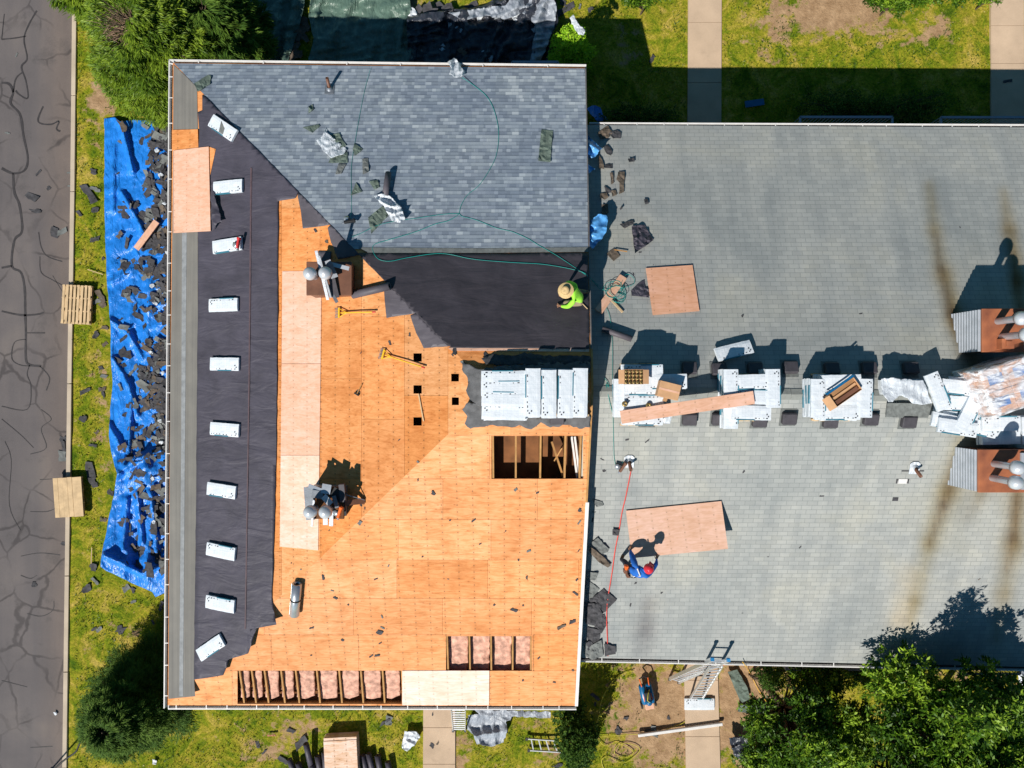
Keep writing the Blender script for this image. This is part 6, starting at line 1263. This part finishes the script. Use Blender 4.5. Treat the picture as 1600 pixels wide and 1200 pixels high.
blobtree(Vector((15.0, -10.4, 0)), lobes(14, 1.9, 3.4, 5.4, .5, .85), 2300, .15, .055, 'leaf', 'leafy tree in the bottom right corner of the photo', seed=3)
c = W(892, 80, 1.3)
blobtree(Vector((c.x, c.y, 0)), [(-.30,.10,1.45,.34,.45),(.15,.30,1.5,.33,.5),(.28,-.15,1.4,.34,.4),(-.15,-.25,1.2,.36,.4),(.0,.05,1.8,.40,.6),(.55,.0,1.1,.26,.35),(-.45,-.25,.9,.3,.4),(.1,.0,.8,.6,.6)], 2100, .05, .03, 'thuja', 'bright yellow green round bush by the top right corner of the stripped roof', 'arborvitae_bush', 6, .06, 'bush', 9, .05, .9, .75)
c = W(898, 1152, 1.0)
blobtree(Vector((c.x, c.y, 0)), [(0,0,1.3,.6,.8),(-.2,.45,.9,.45,.5),(.1,-.5,.9,.5,.5),(.3,.1,.8,.5,.5),(-.05,.8,.6,.4,.4),(.15,-.9,.6,.4,.4)], 1500, .07, .045, 'con2', 'dark dense bush by the bottom right corner of the stripped roof', 'round_bush', 7, .07, 'bush', 10, .06, .9, .6)
c = W(1195, 1172, .7); blobtree(Vector((c.x, c.y, 0)), [(0,0,.9,.5,.4),(-.3,.3,.6,.35,.3),(.4,-.2,.7,.4,.3),(-.2,-.5,.5,.4,.3)], 380, .12, .045, 'leaf', 'small leafy bush beside the black plastic bag', 'leafy_bush', 8, .05, 'bush', 10)
c = W(1365, 172, .5); blobtree(Vector((c.x, c.y, 0)), [(-2.0+k*.5,.1*math.sin(k),.45,.55,.45) for k in range(9)], 900, .07, .04, 'con2', 'low dark hedge in the roof shadow behind the railed porch', 'hedge', 9, .05, 'hedge', 9)
c = W(1000, 180, .5); blobtree(Vector((c.x, c.y, 0)), [(-1.+k*.5,.1*math.sin(k),.3,.4,.3) for k in range(5)], 300, .07, .04, 'con2', 'low shaded hedge right of the blue scrap between the roofs', 'hedge', 10, .04, 'hedge', 9)
for i, (px, py, n_l, lb) in enumerate(((1450, -8, 6, 'patch of bright leafy branches at the top edge, right of the bare soil'), (1395, 4, 3, 'small leafy tuft at the top edge left of the bright branches'), (1008, 2, 2, 'tiny leafy sprig at the top edge over the left lawn'), (1550, -6, 2, 'leafy tip at the top edge beside the far right path'))):
    c = W(px, py, .8); blobtree(Vector((c.x, c.y, 0)), [((k-n_l/2)*.42, .1*math.sin(k*2), .9+.1*math.cos(k), .34, .22) for k in range(n_l)], 90*n_l, .11, .04, 'leaf', lb, 'leafy_branch', 20+i, .03, 'bush', 10)
c = W(1330, 1052, .8); blobtree(Vector((c.x, c.y, 0)), [((k-4)*.6, .1*math.sin(k*2), .9, .45, .4) for k in range(9)], 700, .10, .04, 'leaf', 'dark leafy hedge below the white railed porch', 'hedge', 31, .04, 'hedge', 9)
c = W(1175, 1060, .3); blobtree(Vector((c.x, c.y, 0)), [(.35, .3, .5, .35, .3), (.6, -.1, .4, .3, .25)], 130, .10, .04, 'con2', 'small shaded shrub right of the yellow strap', 'shrub', 32, .03, 'bush', 9)
# grass tufts on the visible lawn
N = 120000; X = rng.uniform(-15.2, 18, N); Y = rng.uniform(-13.6, 13.6, N); PX, PY = 800+X*45, 600-Y*45
keep = ~((PX > 330) & (PX < 1600) & (PY > 270) & (PY < 960)) & ~((PX > 1068) & (PX < 1138) & (PY > 900)) & ~((PX > 655) & (PX < 716) & (PY > 900)) & ~((PX > 1070) & (PX < 1132) & (PY < 300)) & ~((PX > 1544) & (PX < 1602) & (PY < 300))
KX = 113.5-PY*15.5/1200+9; keep &= PX > KX
X, Y, PX, PY = X[keep], Y[keep], PX[keep], PY[keep]
bare = np.array([blob(a, b, SOIL) for a, b in zip(PX, PY)]); nz = np.array([noise.fractal(Vector((float(a)*.9, float(b)*.9, 3)), 1, 2, 4) for a, b in zip(X, Y)])
keep = (bare+nz*1.1+rng.normal(size=len(X))*.12) < .42
keep &= ~((PX > 160) & (PX < 330) & (PY > 185) & (PY < 930)); X, Y, nz = X[keep], Y[keep], nz[keep]
P = np.stack([X, Y, np.zeros_like(X)], 1); P[:, 2] = -.01+np.array([fbm(float(a)*.7, float(b)*.7, 0, 3)*.035 for a, b in zip(X, Y)])
D = rng.normal(size=(len(X), 3)); D[:, 2] = np.abs(D[:, 2])*.8+.35
leaf_mesh('grass', P, D, rng.uniform(.05, .13, len(X)), rng.uniform(.015, .035, len(X)), np.clip(.42+nz*1.5+rng.normal(size=len(X))*.18, 0, 1), 'lawnb', .1, kind='stuff')

# ================================================================== WORDING OF THE SCATTERED SCRAPS
LMK = {'torn shingles littering the blue tarp': ('on the blue tarp', [('its top end', 205, 195), ('the short pink board', 228, 367), ('the upper pallet', 165, 480), ('the lower pallet', 165, 775), ('the first pinch', 185, 735), ('its bottom end', 230, 890), ('its middle', 215, 590), ('the large pink plywood', 262, 290)]),
 'torn shingles in the grass strip': ('in the grass strip', [('the upper pallet', 122, 477), ('the lower pallet', 110, 776), ('the feathery conifer', 200, 200), ('the tarp bottom tip', 240, 930), ('the round dark conifer', 200, 1060), ('the thin pale stick', 149, 425)]),
 'shingle scraps strewn on the plywood': ('on bare plywood', [('the hammer', 560, 612), ('the upper chimney', 515, 440), ('the lower chimney', 508, 786), ('the blue grey roll', 462, 935), ('the large dark opening', 840, 715), ('the small insulation opening', 764, 1020), ('the nearly white sheet', 696, 1075), ('the square holes', 680, 610), ('the right roof edge', 905, 850), ('the ridge bundles', 760, 570)]),
 'torn shingles on lawn and paths': ('on the ground', [('the plywood stack', 538, 1170), ('the pale plastic bag', 643, 1157), ('the compressor', 1008, 1078), ('the gutter pipe', 1060, 1140), ('the bright round bush', 892, 80), ('the black plastic', 720, 20), ('the green tarps', 480, 40), ('the far right path', 1574, 100), ('the upper walkway', 1100, 60)]),
 'shingles on the black plastic': ('on black plastic', [('the silver tarp', 790, 20), ('its left end', 640, 50), ('the gutter', 740, 95), ('the bright bush', 880, 70)]),
 'shingles between the green tarps': ('between green tarps', [('the gutter', 452, 100), ('the top photo edge', 475, 20)]),
 'dark flakes on the grey roof': ('on the grey roof', [('the white pipe vent', 983, 718), ('the far pipe vent', 1430, 730), ('the lifted plywood', 1055, 825), ('the square plywood', 1050, 452), ('the lower chimney stains', 1530, 850), ('the upper chimney stains', 1500, 400), ('the lower gutter', 1040, 1020), ('the top gutter', 1000, 205)]),
 'shingle scraps on the road': ('on the asphalt', [('the upper pallet', 122, 477), ('the lower pallet', 110, 776), ('the top crack', 40, 100), ('the bottom kerb', 100, 1000)])}
ORDN = ['nearest', 'second', 'third', 'fourth', 'fifth', 'sixth', 'seventh', 'eighth', 'ninth', 'tenth', 'eleventh', 'twelfth', 'thirteenth', 'fourteenth', 'fifteenth']
bk = {}
for o, px, py, g, v, sc in SCR:
    if g not in LMK: continue
    ph, L_ = LMK[g]; nm, lx, ly = min(L_, key=lambda q: (q[1]-px)**2+(q[2]-py)**2); dx, dy = px-lx, py-ly
    dr = ('right of' if dx > 0 else 'left of') if abs(dx) > abs(dy) else ('below' if dy > 0 else 'above'); cl = {'torn_shingle_face': 'blackish', 'grey_shingle_face': 'grey', 'brown_shingle_face': 'brown'}[SM[v].materials[0].name]
    sz = 'small' if sc < .75 else ('large' if sc > 1.3 else 'medium'); bk.setdefault((ph, nm, dr, cl, sz), []).append((math.hypot(dx, dy), o))
for (ph, nm, dr, cl, sz), L_ in bk.items():
    L_.sort(key=lambda q: q[0])
    for i, (d, o) in enumerate(L_): o['label'] = '%s %s scrap %s, %s%s %s' % (sz, cl, ph, (ORDN[min(i, 14)]+' one ') if len(L_) > 1 else '', dr, nm)
bpy.context.view_layer.update()
